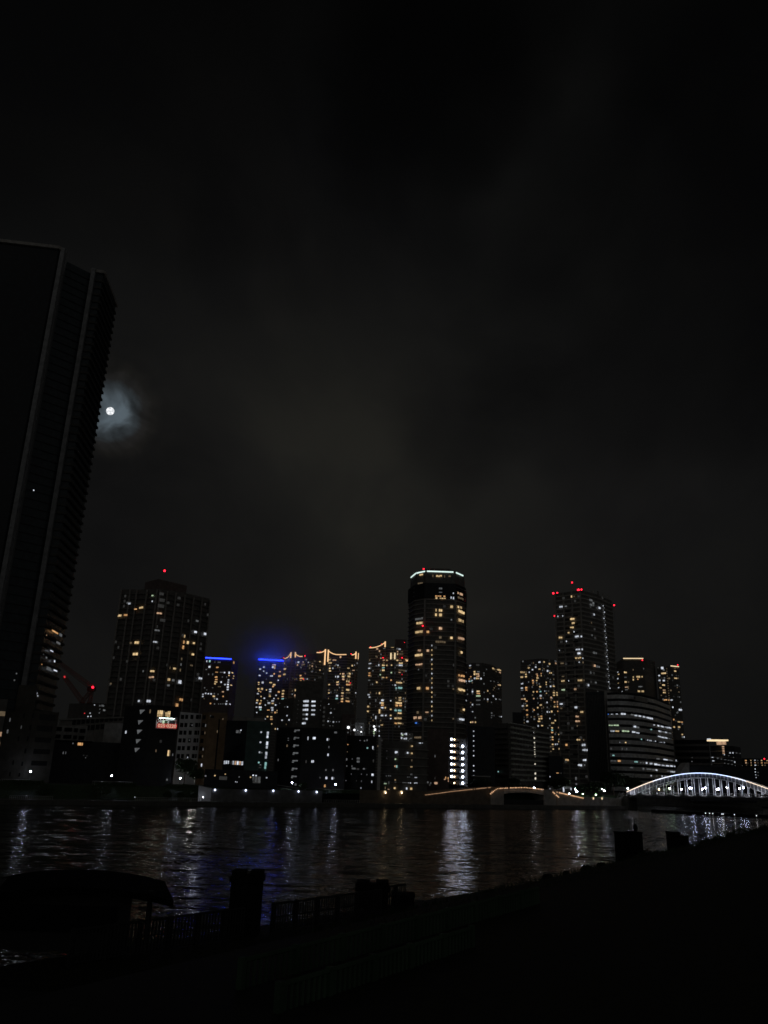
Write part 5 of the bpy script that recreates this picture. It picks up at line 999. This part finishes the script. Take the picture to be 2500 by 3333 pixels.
# canal bridge
cb = thing('canal_bridge', 'low arched bridge over the dark canal mouth, hung with warm bulbs', 'bridge', bank(1705, 4, 1.3))
m = MB(); T = []; Bt = []
for i in range(13):
    px = 1640+ (1772-1640)*i/12; ty = 2569+ 3.5*((i-6)/6)**2 + .033*(px-1706); by = 2579+7*((i-6)/6)**2+ .033*(px-1706)
    T.append(bank(px, 4, zy(px, ty, 4))); Bt.append(bank(px, 4, zy(px, by, 4)))
for i in range(12):
    a, b, c, d = Bt[i], Bt[i+1], T[i+1], T[i]; n = BN*7
    m.add([a, b, c, d, a+n, b+n, c+n, d+n], [(0, 1, 2, 3), (7, 6, 5, 4), (3, 2, 6, 7), (0, 4, 5, 1)])
m.build('deck', 'palewall', cb)
m = MB()
for i in range(13): m.tube(T[i], T[i]+Vector((0, 0, 1.0)), .05, 4)
for i in range(12): m.tube(T[i]+Vector((0, 0, 1.0)), T[i+1]+Vector((0, 0, 1.0)), .05, 4)
m.build('railing', 'darksteel', cb)
for (pa, pb_) in ((1598, 1640), (1772, 1812)):
    a, b = bank(pa, 3.8, 1.3), bank(pb_, 3.8, 1.3); m = MB(); m.par(a-Vector((0, 0, 1.6)), b-a, BN*7.6, Vector((0, 0, zy((pa+pb_)/2, 2571, 3.8)+.3))); m.build('abutment', 'concrete', cb)
MB().par(bank(1641, 4.4, .01), bank(1771, 4.4, .01)-bank(1641, 4.4, .01), BN*.3, Vector((0, 0, 3.2))).build('canal_mouth_panel', 'windowdark', cb)  # dark panel filling the arch, stands for the dark canal opening
wall('embankment_wall', [(1813, 4.5, zy(1813, 2574, 4.5)), (1850, 4.5, zy(1850, 2584, 4.5)), (1900, 4.5, zy(1900, 2598, 4.5)), (1902, 4.5, zy(1902, 2594, 4.5)), (2028, 4.5, zy(2028, 2599, 4.5))], 'grey wall sloping down right of the canal bridge to two small lit niches', 'concrete')
for px, lb_ in ((1932, 'left lit niche lamp low in the grey sloping wall'), (1960, 'right lit niche lamp low in the grey sloping wall')):
    q = bank(px, 4.1, zy(px, 2599, 4.1)); t = thing('niche_lamp', lb_, 'wall lamp', q, 'niche lamps in the sloping wall')
    MB().par(q-BU*.28-Vector((0, 0, .4)), BU*.56, BN*.15, Vector((0, 0, .9))).build('diffuser', 'gold', t); MB().box(q+BN*.25, .8, .2, 1.2, ax=BU).build('recess', 'darkconc', t)
q = bank(2000, 3.5, 1.3); t = thing('quay_stairs', 'pale stairs with railings down to the water beside the arch bridge', 'stairs', q)
m = MB()
a_, b_ = bank(2012, 3.6, 1.6), bank(2030, 3.6, zy(2030, 2585, 3.6))
for s_ in range(10): c_ = a_+(b_-a_)*(s_/9); m.par(c_, BU*.6, BN*2, Vector((0, 0, .2)))
m.build('steps', 'palewall', t); m = MB().tube(a_+Vector((0, 0, 1)), b_+Vector((0, 0, 1)), .07, 5).tube(a_+BN*2+Vector((0, 0, 1)), b_+BN*2+Vector((0, 0, 1)), .07, 5); m.build('handrail', 'palewall', t)
# plaza lamps
PL = [(1853, 2583, 'white', 'lamp standing on the slope beside the descending bulb line, leftmost of the plaza lamps'), (1872, 2569, 'cool', 'brightest violet-white plaza lamp before the foot of the red-lit tower'), (1877.5, 2576, 'cool', 'plaza lamp just below and right of the brightest one'),
      (1897, 2584, 'green', 'plaza lamp with a greenish tinge at the end of the descending bulb line'), (1940, 2587, 'green', 'small yellowish plaza lamp above the left lit niche'), (1960, 2567, 'white', 'plaza lamp on a tall pole left of the round tree'),
      (1967, 2573.5, 'cool', 'plaza lamp paired with the tall one, next to the round tree'), (2043, 2566, 'cool', 'violet-white lamp at the left foot of the lit arch')]
for px, py, c_, lb_ in PL: lamp(px, py, 2.5, 9, lb_, 'lamp_'+c_.replace('cool', 'plaza'), .22, 'plaza lamps between the canal bridge and the arch bridge')
lamp(1739, 2564, 4.6, 5, 'white lamp standing on the canal bridge below the bright stair column', 'lamp_white', .3, None)
TR = [((1998, 14, 4.5), 12.5, 6.3, 'round dark tree left of the arch bridge end'), ((2058, 22, 4.5), 10.5, 6, 'dark tree behind the left foot of the lit arch'), ((1938, 13, 4.5), 6.8, 5.5, 'low wide dark tree left of the round tree'), ((1900, 15, 4.5), 5.6, 4, 'small dark tree behind the greenish plaza lamp'),
      ((1825, 15, 4.5), 8, 5, 'dark tree in front of the low black block with one orange light'), ((1560, 14, 5), 6, 5, 'dark tree beside the small dim house'), ((1660, 12, 5), 6.5, 4.5, 'dark tree at the foot of the long balcony block'), ((1700, 13, 5), 4, 4, 'low dark tree above the crown of the canal bridge')]
for i, ((px, off, z), h, rx, lb_) in enumerate(TR):
    tree(bank(px, off, z), h, rx, lb_, 30+i, mat='leafdark', n=3000, size=.45)

# ================================================================== THE ARCH BRIDGE
def BD(px): return 378-(px-2042)/560*42
def bz(px): return 6.4+(px-2042)/460*1.2
RIB = [(2042, 2577), (2090, 2559), (2136, 2540), (2181, 2527.5), (2226, 2519.5), (2265, 2516.5), (2301, 2518), (2347, 2524), (2392, 2533), (2422, 2541.5), (2452, 2551), (2500, 2567), (2545, 2584), (2570, 2594)]
def ribp(px):
    for (a, ya), (b, yb) in zip(RIB, RIB[1:]):
        if px <= b or b == RIB[-1][0]:
            return None
# smooth quadratic through the measured points (least squares, cubic)
import numpy as np
xs_ = np.array([p[0] for p in RIB], float); ys_ = np.array([p[1] for p in RIB], float); cf = np.polyfit((xs_-2285)/250, ys_, 4)
def ry(px): return float(np.polyval(cf, (px-2285)/250))
def ribpt(px, dpy=0): return P(px, ry(px)+dpy, BD(px))
ab = thing('arch_bridge', 'steel arch bridge with blue-white light along its curve and lit hangers', 'bridge', (ribpt(2285).x, ribpt(2285).y, 6))
A_, B_ = PXZ(2042, BD(2042), bz(2042)), PXZ(2560, BD(2560), bz(2560)); bu = Vector((B_.x-A_.x, B_.y-A_.y, 0)).normalized(); bn = Vector((-bu.y, bu.x, 0))
XS = np.linspace(2041, 2575, 45)
def ribmesh(off, nm):
    m = MB(); H = 2.0
    top = [ribpt(x)+bn*off for x in XS]; tl = []
    for i, p in enumerate(top):
        h = 1.75+.9*abs((XS[i]-2290)/270)**1.5; tl.append((p, p-Vector((0, 0, h))))
    for i in range(len(XS)-1):
        (a, b), (c, d) = tl[i], tl[i+1]; w = bn*.9
        m.add([b, d, c, a, b+w, d+w, c+w, a+w], [(0, 1, 2, 3), (7, 6, 5, 4), (3, 2, 6, 7), (0, 4, 5, 1)])
    m.build('arch_rib', 'bridge_paint', ab)
    m = MB()
    for i in range(0, len(XS), 1):
        a, b = tl[i]; m.par(b-bn*.16-bu*.09, bu*.18, bn*.15, a-b)
    for k_ in (0.02, .97):
        for i in range(len(XS)-1):
            a = tl[i][0]*(1-k_)+tl[i][1]*k_; b = tl[i+1][0]*(1-k_)+tl[i+1][1]*k_; m.tube(a-bn*.1, b-bn*.1, .10, 4)
    m.build('rib_stiffeners', 'hanger_paint', ab)
    return tl
tl = ribmesh(0, 'near'); ribmesh(9.5, 'far')
for i in range(len(XS)-1):
    x = (XS[i]+XS[i+1])/2; mt = 'arch_warm' if x < 2130 or x > 2430 else 'arch_mid' if x < 2190 or x > 2380 else 'arch_cool'
    a, b = tl[i][0], tl[i+1][0]; up = Vector((0, 0, .28))
    m = MB(); m.par(a-bn*.5, b-a, bn*.16, up*.9); m.build('arch_light', mt, ab)
dm = MB()
for i in range(len(XS)-1):
    a, b = PXZ(XS[i], BD(XS[i]), bz(XS[i])), PXZ(XS[i+1], BD(XS[i+1]), bz(XS[i+1]))
    n = bn*9.5; dn = Vector((0, 0, -1.5))
    dm.add([a+dn, b+dn, b, a, a+dn+n, b+dn+n, b+n, a+n], [(0, 1, 2, 3), (7, 6, 5, 4), (3, 2, 6, 7), (0, 4, 5, 1)])
dm.build('deck', 'deck', ab)
rl = MB()
for i in range(len(XS)-1):
    a, b = PXZ(XS[i], BD(XS[i]), bz(XS[i])), PXZ(XS[i+1], BD(XS[i+1]), bz(XS[i+1])); up = Vector((0, 0, 1))
    rl.tube(a+up, b+up, .07, 4)
    for t_ in (0, .5): c_ = a+(b-a)*t_; rl.tube(c_, c_+up, .05, 4)
rl.build('railing', 'steel', ab)
for off, mt in ((0.2, 'near'), (9.7, 'far')):
    for i in range(19):
        px = 2000+(300+i*75.5+(30 if off > 5 else 0))/3.318
        if ry(px) > 2574+(px-2042)*.012: continue
        t_ = ribpt(px, 0)-Vector((0, 0, 1.8))+bn*off; z = bz(px); 
        m = MB(); m.par((t_.x-.17, t_.y, z), (.25, 0, 0), (0, .22, 0), (0, 0, t_.z-z)); m.build('hanger', 'hanger_paint', ab)
for i in range(11):
    px = 2062+i*46; q = PXZ(px, BD(px), bz(px)-.3)-bn*1.6
    ld = bpy.data.lights.new('hanger_floodlight', 'AREA'); ld.size = 1.0; ld.energy = 90; ld.color = (.86, .88, 1); ld.spread = math.radians(150)
    lo = bpy.data.objects.new('hanger_floodlight', ld); COL.objects.link(lo); lo.location = q-ab.location; lo.parent = ab
    lo.rotation_euler = (bn*.45+Vector((0, 0, 1))).to_track_quat('-Z', 'Y').to_euler()
    MB().box(q-Vector((0, 0, .15)), .9, .3, .2, ax=bu).tube(q-Vector((0, 0, .2)), q+bn*1.6-Vector((0, 0, .2)), .06, 4).build('floodlight_bracket', 'deck', ab)
for s_ in (-1, 1): 
    q = A_ if s_ < 0 else B_
    MB().box((q.x+1, q.y+4.5, 1.5), 5, 12, 8.5, ax=bu).build('abutment', 'quay', ab)
gd = MB()
for i in range(0, 44): 
    a = PXZ(XS[i], BD(XS[i]), bz(XS[i])-1.5); b = PXZ(XS[i+1], BD(XS[i+1]), bz(XS[i+1])-1.5); n = bn*2
    z_ = 1.8 if i % 2 else 3.2
    gd.tube(a+n, b+n-Vector((0, 0, 0)), .15, 4); gd.tube(a+n-Vector((0, 0, 2.2)), b+n-Vector((0, 0, 2.2)), .15, 4); gd.tube(a+n-Vector((0, 0, 2.2 if i % 2 else 0)), b+n-Vector((0, 0, 0 if i % 2 else 2.2)), .1, 4)
gd.build('under_truss', 'deck', ab)
names = ['first', 'second', 'third', 'fourth', 'fifth', 'sixth', 'seventh', 'eighth', 'ninth', 'tenth', 'eleventh', 'twelfth', 'thirteenth', 'fourteenth']
AL = [(330, 225, 'green', 2), (482, 230, 'warm', 2), (596, 220, 'green', 8), (722, 228, 'white', 2), (814, 216, 'cool', 8), (832, 216, 'cool', 2), (950, 228, 'cool', 2), (985, 216, 'cool', 8), (1108, 228, 'white', 2), (1124, 228, 'cool', 8), (1216, 212, 'white', 8), (1350, 224, 'cool', 2), (1394, 212, 'cool', 8), (1590, 216, 'warm', 8)]
for i, (cx, cy, c_, off) in enumerate(AL):
    px, py = 2000+cx/3.318, 2500+cy/3.318; Y = BD(px)+off; top = P(px, py, Y); b = Vector((top.x, top.y, bz(px)))
    t = thing('bridge_lamp', '%s lamp from the left on the arch bridge deck, %s light' % (names[i], {'green': 'pale green', 'warm': 'warm', 'white': 'white', 'cool': 'violet-white'}[c_]), 'street lamp', b, 'lamps on the arch bridge')
    MB().tube(b, top-Vector((0, 0, .3)), .1, 6, .06).build('pole', 'steel', t); MB().ball(top, .29, 8, 6).build('globe', 'lamp_'+c_, t, smooth=True)
    MB().tube(top-Vector((0, 0, .45)), top-Vector((0, 0, .3)), .22, 8).build('collar', 'steel', t)
# floating pier in front of the bridge
q0, q1 = PXZ(2120, 352, 0), PXZ(2620, 322, 0)
pn = thing('floating_pier', 'long dark floating pier with small white lights in front of the arch bridge', 'pier', (q0+q1)/2); pu = (q1-q0).normalized(); pv = Vector((-pu.y, pu.x, 0))
m = MB(); m.par(q0-Vector((0, 0, .5)), q1-q0, pv*6, Vector((0, 0, 1.5))); m.build('pontoon', 'darkconc', pn)
m = MB(); m.par(q0+pu*42+pv*2+Vector((0, 0, 3.6)), pu*22, pv*4, Vector((0, 0, .4))); m.build('roof', 'rooftile', pn)
for i in range(4): c_ = q0+pu*(43+i*6.5)+pv*3; MB().tube(c_+Vector((0, 0, 1)), c_+Vector((0, 0, 3.6)), .12).build('post', 'steel', pn)
MB().par(q0+pu*42.5+pv*3+Vector((0, 0, 1.4)), pu*20, pv*.2, Vector((0, 0, 1.9))).build('screen', 'slab', pn)
MB().par(q0+pu*56+pv*3+Vector((0, 0, 1.2)), pu*6, pv*2, Vector((0, 0, 1.9))).build('ticket_booth', 'palewall', pn)
for i, x in enumerate((1020, 1065, 1100, 1200, 1215, 1335, 1568)):
    px = 2000+x/3.318; c_ = q0+pu*((px-2120)/500*(q1-q0).length)-pv*.05+Vector((0, 0, .7)); MB().ball(c_, .16).build('deck_light', 'W', pn)

# ================================================================== WATER
wm = bpy.data.materials.new('water'); wm.use_nodes = True; t = wm.node_tree; b = t.nodes['Principled BSDF']; M['water'] = wm
b.inputs['Base Color'].default_value = (.006, .006, .005, 1); b.inputs['Roughness'].default_value = .06; b.inputs['IOR'].default_value = 1.33; b.inputs['Specular IOR Level'].default_value = .29
g = t.nodes.new('ShaderNodeNewGeometry')
def wn(sc, rot, det, dist):
    mp = t.nodes.new('ShaderNodeMapping'); mp.inputs['Scale'].default_value = sc; mp.inputs['Rotation'].default_value = (0, 0, rot); t.links.new(g.outputs['Position'], mp.inputs[0])
    n = t.nodes.new('ShaderNodeTexNoise'); n.inputs['Scale'].default_value = 1; n.inputs['Detail'].default_value = det; n.inputs['Roughness'].default_value = .55; n.inputs['Distortion'].default_value = dist; t.links.new(mp.outputs[0], n.inputs['Vector']); return n.outputs['Color']
n1_ = wn((.42, 1.35, 1), .12, 2, .5); n2_ = wn((.10, .33, 1), -.08, 1.5, .5); n3_ = wn((2.2, 4.2, 1), .1, 1, .3)
def slope(col, kx, ky):
    v = t.nodes.new('ShaderNodeVectorMath'); v.operation = 'SUBTRACT'; t.links.new(col, v.inputs[0]); v.inputs[1].default_value = (.5, .5, .5)
    w = t.nodes.new('ShaderNodeVectorMath'); w.operation = 'MULTIPLY'; t.links.new(v.outputs[0], w.inputs[0]); w.inputs[1].default_value = (kx, ky, 0); return w.outputs[0]
def vadd(a, b_):
    v = t.nodes.new('ShaderNodeVectorMath'); v.operation = 'ADD'; t.links.new(a, v.inputs[0])
    if isinstance(b_, tuple): v.inputs[1].default_value = b_
    else: t.links.new(b_, v.inputs[1])
    return v.outputs[0]
tot_ = vadd(vadd(slope(n1_, .44, .74), slope(n2_, .20, .50)), slope(n3_, .46, .46)); tot_ = vadd(tot_, (0, 0, 1))
nv = t.nodes.new('ShaderNodeVectorMath'); nv.operation = 'NORMALIZE'; t.links.new(tot_, nv.inputs[0]); t.links.new(nv.outputs[0], b.inputs['Normal'])
wt = MB(); wt.add([(-9000, -50, 0), (9000, -50, 0), (9000, 9000, 0), (-9000, 9000, 0)], [(0, 1, 2, 3)]); structure(wt.build('water', 'water'))
structure(MB().add([(-9500, -500, -6), (9500, -500, -6), (9500, 9500, -6), (-9500, 9500, -6)], [(0, 1, 2, 3)]) or None) if False else None

# ================================================================== NEAR BANK (unlit foreground)
def LV(s, z=7.0, off=0):          # point on the levee edge line, s metres along, off metres towards the water
    p0 = Vector((1.5, 34, 0)); u = Vector((24.5, 37, 0)).normalized(); n = Vector((-u.y, u.x, 0)); q = p0+u*s+n*off; return Vector((q.x, q.y, z))
def QY(s, z=3.0, off=0):          # point on the near quay edge
    p0 = Vector((-8, 52, 0)); u = Vector((41, 48, 0)).normalized(); n = Vector((-u.y, u.x, 0)); q = p0+u*s+n*off; return Vector((q.x, q.y, z))
ss = [-80, -40, -20, 0, 15, 30, 45, 60, 80, 105, 140, 200]
def near(name, fn, mat):
    mb = MB(); vs = []; n = len(fn(0)); 
    for s_ in ss: vs += fn(s_)
    mb.add(vs, [(i*n+j, (i+1)*n+j, (i+1)*n+j+1, i*n+j+1) for i in range(len(ss)-1) for j in range(n-1)]); return structure(mb.build(name, mat))
near('near_quay', lambda s_: [QY(s_, -1.5), QY(s_, 3.0)], 'darkconc')
near('near_promenade', lambda s_: [QY(s_, 3.0), LV(s_-4, 3.05, 6)], 'soil')
near('near_embankment', lambda s_: [LV(s_-4, 3.05, 6), LV(s_-4, 5.2, 3), LV(s_-4, 6.7+.25*math.sin(s_*.7), .5), LV(s_-4, 7.0, 0), LV(s_-4, 7.1, -6), LV(s_-4, 7.1, -90)], 'soil')
# rough grass along the levee edge
r = random.Random(3); gm = MB()
for i in range(9000):
    s_ = r.uniform(-6, 120); p = LV(s_, 7.0-.1, r.uniform(-1.5, .6)); h = r.uniform(.08, .30); a = r.uniform(0, 6.28); d = Vector((math.cos(a), math.sin(a), 0))*.03
    gm.add([p-d, p+d, p+Vector((d.y*3, -d.x*3, h))], [(0, 1, 2)])
go = gm.build('grass', 'leafdark'); go['kind'] = 'stuff'; go['label'] = 'rough grass on the near embankment edge'
# concrete gate piers (silhouettes)
def pier(px0, px1, pyt, Y, label, cap=True, z0=3.0, h_extra=0, notch=False):
    a, b = P(px0, pyt, Y), P(px1, pyt, Y); w = (b-a).length; c = (a+b)/2; zt = c.z; ax = (b-a); ax.z = 0
    t = thing('gate_pier', label, 'pier', (c.x, c.y, z0), 'concrete gate piers on the near quay')
    if cap:
        MB().box((c.x, c.y, (zt-.55+z0)/2), w*.9, w*.8, zt-.55-z0, ax=ax).build('shaft', 'darkconc', t)
        m = MB(); m.box((c.x, c.y, zt-.40), w, w*.9, .3, ax=ax); m.build('cap', 'darkconc', t)
        m = MB(); m.box((c.x-w*.27, c.y, zt-.12), w*.38, w*.7, .26, ax=ax); m.box((c.x+w*.29, c.y, zt-.10), w*.36, w*.7, .30, ax=ax); m.build('cap_blocks', 'darkconc', t)
    else:
        MB().box((c.x, c.y, (zt-.16+z0)/2), w*.93, w*.9, zt-.16-z0, ax=ax).build('shaft', 'darkconc', t)
        MB().box((c.x, c.y, zt-.08), w, w, .16, ax=ax).build('cap', 'darkconc', t)
    return t, c
pier(757, 860, 2834, 51, 'stout capped concrete pier in front of the blue reflection')
pier(1158, 1268, 2868, 62, 'wide dark pier standing at the middle of the near railing, right of the blue reflection')
pier(1275, 1350, 2907, 64, 'short low pier at the right end of the near railing', cap=False)
pier(2003, 2045, 2707, 98, 'left of the twin piers silhouetted before the bridge reflections', cap=False)
t5, c5 = pier(2046, 2086, 2706, 97, 'right of the twin piers, with a rounded knob on its top', cap=False)
MB().ball((c5.x+.1, c5.y, c5.z+.35), .28, 8, 6, 1.6).build('knob', 'darkconc', t5)
pier(2172, 2208, 2707, 101, 'tall half of the stepped pier right of the twin piers', cap=False)
pier(2206, 2236, 2718, 101, 'lower half of the stepped pier right of the twin piers', cap=False)
for px, lb_ in ((2048.5, 'thin rod with a curl left above the twin piers'), (2066, 'thin rod above the right twin pier')):
    a, b = P(px, 2702, 99.5), P(px-1, 2667, 99.5); tag(MB().tube((a.x, a.y, 5.5), b, .05, 5).tube(b, b+Vector((.25, 0, .1)), .05, 5).tube(a+Vector((.22, 0, 0)), b+Vector((.25, 0, 0)), .03, 4).build('rod', 'darksteel'), lb_, 'rod')
for px, py, Y, r_, lb_ in ((1783, 2853, 59, .45, 'square stump on the embankment edge, lowest of four'), (1843, 2840, 63, .30, 'slim stump with a hooked top on the embankment edge'), (1909, 2824, 66, .5, 'round stump on the embankment edge left of the twin piers'), (1955, 2812, 69, .35, 'small stump nearest the twin piers')):
    c = P(px, py, Y); m = MB(); m.tube((c.x, c.y, 5.2), (c.x, c.y, c.z), r_, 9, r_*.85); m.ball((c.x, c.y, c.z), r_*.8, 8, 4, .5); tag(m.build('mooring_stump', 'darkconc'), lb_, 'mooring post', 'mooring stumps on the embankment edge')
# railings
def rail(A, B, n, h, label, mat='darksteel', bar=.035, midr=True, tag_=None, low=.1):
    A, B = Vector(A), Vector(B); t = thing('railing', label, 'railing', (A+B)/2); up = Vector((0, 0, 1))
    MB().tube(A+up*h, B+up*h, bar*1.7, 6).build('top_rail', mat, t); MB().tube(A+up*low, B+up*low, bar*1.2, 6).build('bottom_rail', mat, t)
    if midr: MB().tube(A+up*h*.52, B+up*h*.52, bar*1.1, 6).build('middle_rail', mat, t)
    for i in range(n+1):
        q = A+(B-A)*(i/n)
        if i % 9 == 0:
            MB().box(q+up*(h*.5+.03), bar*4.5, bar*4.5, h+.1, ax=(B-A)).build('post', mat, t)
        else: MB().tube(q+up*low, q+up*h, bar*1.5, 5).build('picket', mat, t)
    return t
rail(QY(-11.5, 3, -2), QY(-1, 3, -2), 52, 1.5, 'dark picket railing left of the stout capped pier')
rail(QY(1.2, 3, -2), QY(11, 3, -2), 48, 1.5, 'dark picket railing between the stout capped pier and the wide pier')
rail(QY(12.6, 3, -.4), QY(15.6, 3, -.4), 14, 1.35, 'short picket railing right of the wide dark pier')
rail(QY(56, 3, -.5), QY(70, 3, -.5), 40, 1.3, 'thin railing between the twin piers and the stepped pier')
for (s0, s1, n, h, lb_) in ((-13, 5, 80, 1.0, 'low green picket fence along the near embankment crest'),):
    rail(LV(s0, 6.9, -3.2), LV(s1, 6.9, -3.2), n, .75, lb_, mat='greenpaint', midr=False)
rail(LV(-14, 6.9, -5.2), LV(-5, 6.9, -5.2), 45, .7, 'second green picket fence nearer the camera at the bottom', mat='greenpaint', midr=False)
# pavilion with a curved roof at the lower left
pc = P(250, 2900, 44); t = thing('pavilion', 'dark riverside pavilion with a low curved roof at the lower left', 'pavilion', (pc.x, pc.y, 3))
NR = 20; prof = []
for i in range(NR+1):
    s_ = i/NR; px = -120+s_*685; py = 2888+ 9*((s_-.52)/.5)**2*2.2+ 26*max(0, (s_-.52)/.48)**2.2 + 30*max(0, (.4-s_)/.4)**2
    prof.append(P(px, py, 44))
m = MB(); back_ = Vector((-2.2, 7, 0)); th = Vector((0, 0, -.3))
for i in range(NR):
    a, b = prof[i], prof[i+1]
    m.add([a+th, b+th, b, a, a+th+back_, b+th+back_, b+back_, a+back_], [(0, 1, 2, 3), (7, 6, 5, 4), (3, 2, 6, 7), (0, 4, 5, 1)]+([(1, 5, 6, 2)] if i == NR-1 else []))
m.build('roof', 'rooftile', t)
wa, wb = P(-120, 2980, 45), P(424, 2980, 45); zt = prof[16].z-.35
MB().par((wa.x, wa.y, 3), (wb.x-wa.x, wb.y-wa.y, 0), (-1.5, 5, 0), (0, 0, zt-3)).build('wall', 'blackwall', t)
pq = P(487, 2950, 45); MB().tube((pq.x, pq.y, 3), (pq.x, pq.y, prof[17].z), .14, 7).build('post', 'darksteel', t)
MB().par((wa.x+1, wa.y-.1, 3.9), ((wb.x-wa.x)*.8, (wb.y-wa.y)*.8, 0), (0, .08, 0), (0, 0, 1.2)).build('window', 'windowdark', t)
# bushes on the right skyline of the embankment
for i, (px, py, Y, r_, lb_) in enumerate(((2408, 2722, 96, 1.3, 'tallest dark bush on the embankment skyline at the right'), (2385, 2732, 94, .9, 'rounded low bush left of the tallest skyline bush'), (2340, 2745, 88, .7, 'small tuft bush further down the embankment skyline'), (2455, 2725, 98, 1.0, 'ragged bush between the tallest bush and the right edge'), (2495, 2715, 100, 1.4, 'dark bush cut by the right edge of the frame'), (2300, 2752, 84, .5, 'tiny tuft bush near the stepped pier'), (2110, 2795, 82, .8, 'low bush between the twin piers and the stepped pier'))):
    r_ *= 1.35; c = P(px, py-5, Y); t = thing('bush', lb_, 'bush', (c.x, c.y, 6.2), 'bushes on the near embankment')
    cl = [(Vector((c.x, c.y, c.z-r_*.2)), (r_, r_, r_*.8)), (Vector((c.x+r_*.7, c.y, c.z-r_*.6)), (r_*.8, r_*.8, r_*.6)), (Vector((c.x-r_*.8, c.y, c.z-r_*.7)), (r_*.8, r_*.8, r_*.5))]
    leafmass('foliage', cl, 'leafdark', t, 500, .16, 60+i)
    st_ = MB()
    for j in range(5): a = j*1.2; st_.tube((c.x, c.y, 6.0), (c.x+math.cos(a)*r_*.6, c.y+math.sin(a)*r_*.6, c.z), .03, 4)
    st_.build('stems', 'bark', t)

# ================================================================== MOON, MIST
mc = CAM+MOON*9000; mr = 9000*math.tan(math.radians(.262))
mo = MB().ball(mc, mr, 48, 24).build('moon', 'moon', smooth=True); tag(mo, 'full moon with grey patches just right of the giant dark tower', 'moon')
mt_ = M['moon'].node_tree; e_ = [n for n in mt_.nodes if n.type == 'EMISSION'][0]
g_ = mt_.nodes.new('ShaderNodeNewGeometry'); mpn = mt_.nodes.new('ShaderNodeMapping'); mpn.inputs['Scale'].default_value = (1/mr,)*3; mt_.links.new(g_.outputs['Position'], mpn.inputs[0])
nn_ = mt_.nodes.new('ShaderNodeTexNoise'); nn_.inputs['Scale'].default_value = 1.6; nn_.inputs['Detail'].default_value = 4; mt_.links.new(mpn.outputs[0], nn_.inputs['Vector'])
rr_ = ramp(mt_, [(.44, (.56, .58, .60)), (.55, (.96, .98, 1.0))], nn_.outputs[0]); mt_.links.new(rr_.outputs[0], e_.inputs[0])
e_.inputs[1].default_value = 1.15
for l_ in list(mt_.links):
    if l_.to_socket == e_.inputs[1]: mt_.links.remove(l_)
# thin mist lit blue by the roof lights
vmn = bpy.data.materials.new('mist'); vmn.use_nodes = True; t = vmn.node_tree; t.nodes.clear(); o_ = t.nodes.new('ShaderNodeOutputMaterial'); v_ = t.nodes.new('ShaderNodeVolumePrincipled')
v_.inputs['Color'].default_value = (.9, .92, 1, 1); v_.inputs['Density'].default_value = .008; v_.inputs['Anisotropy'].default_value = .2; t.links.new(v_.outputs[0], o_.inputs['Volume']); M['mist'] = vmn
mz = (bb.faces[0].A+bb.faces[0].B)/2
mx = Vector((mz.x+2, mz.y-2, bb.Z+6)); MR = 75.0
ms = MB().ball((0, 0, 0), MR, 32, 18, .8).build('mist', 'mist', smooth=True); ms.location = mx; ms['kind'] = 'stuff'; ms['label'] = 'thin mist glowing blue above the blue-lit roof'
t = vmn.node_tree; tco = t.nodes.new('ShaderNodeTexCoord'); ln = t.nodes.new('ShaderNodeVectorMath'); ln.operation = 'LENGTH'; sc_ = t.nodes.new('ShaderNodeVectorMath'); sc_.operation = 'MULTIPLY'; sc_.inputs[1].default_value = (1/MR, 1/MR, 1.25/MR)
t.links.new(tco.outputs['Object'], sc_.inputs[0]); t.links.new(sc_.outputs[0], ln.inputs[0])
nzm = t.nodes.new('ShaderNodeTexNoise'); nzm.inputs['Scale'].default_value = .035; nzm.inputs['Detail'].default_value = 3; t.links.new(tco.outputs['Object'], nzm.inputs['Vector'])
mr_ = t.nodes.new('ShaderNodeMapRange'); mr_.interpolation_type = 'SMOOTHERSTEP'; mr_.inputs[1].default_value = 0; mr_.inputs[2].default_value = 1; mr_.inputs[3].default_value = .022; mr_.inputs[4].default_value = 0; t.links.new(ln.outputs['Value'], mr_.inputs[0])
mm2 = t.nodes.new('ShaderNodeMath'); mm2.operation = 'MULTIPLY'; t.links.new(mr_.outputs[0], mm2.inputs[0]); t.links.new(nzm.outputs[0], mm2.inputs[1]); t.links.new(mm2.outputs[0], v_.inputs['Density'])
for i in range(4):
    q = bb.faces[0].pt(bb.faces[0].len*(i+.5)/4, bb.Z+1.2, 1.2); ld = bpy.data.lights.new('roof_floodlight', 'POINT'); ld.color = (.025, .09, 1); ld.energy = 2600; ld.shadow_soft_size = 1.0
    lo = bpy.data.objects.new('roof_floodlight', ld); COL.objects.link(lo); lo.location = q-bb.root.location; lo.parent = bb.root; lo.rotation_euler = (math.pi, 0, 0)
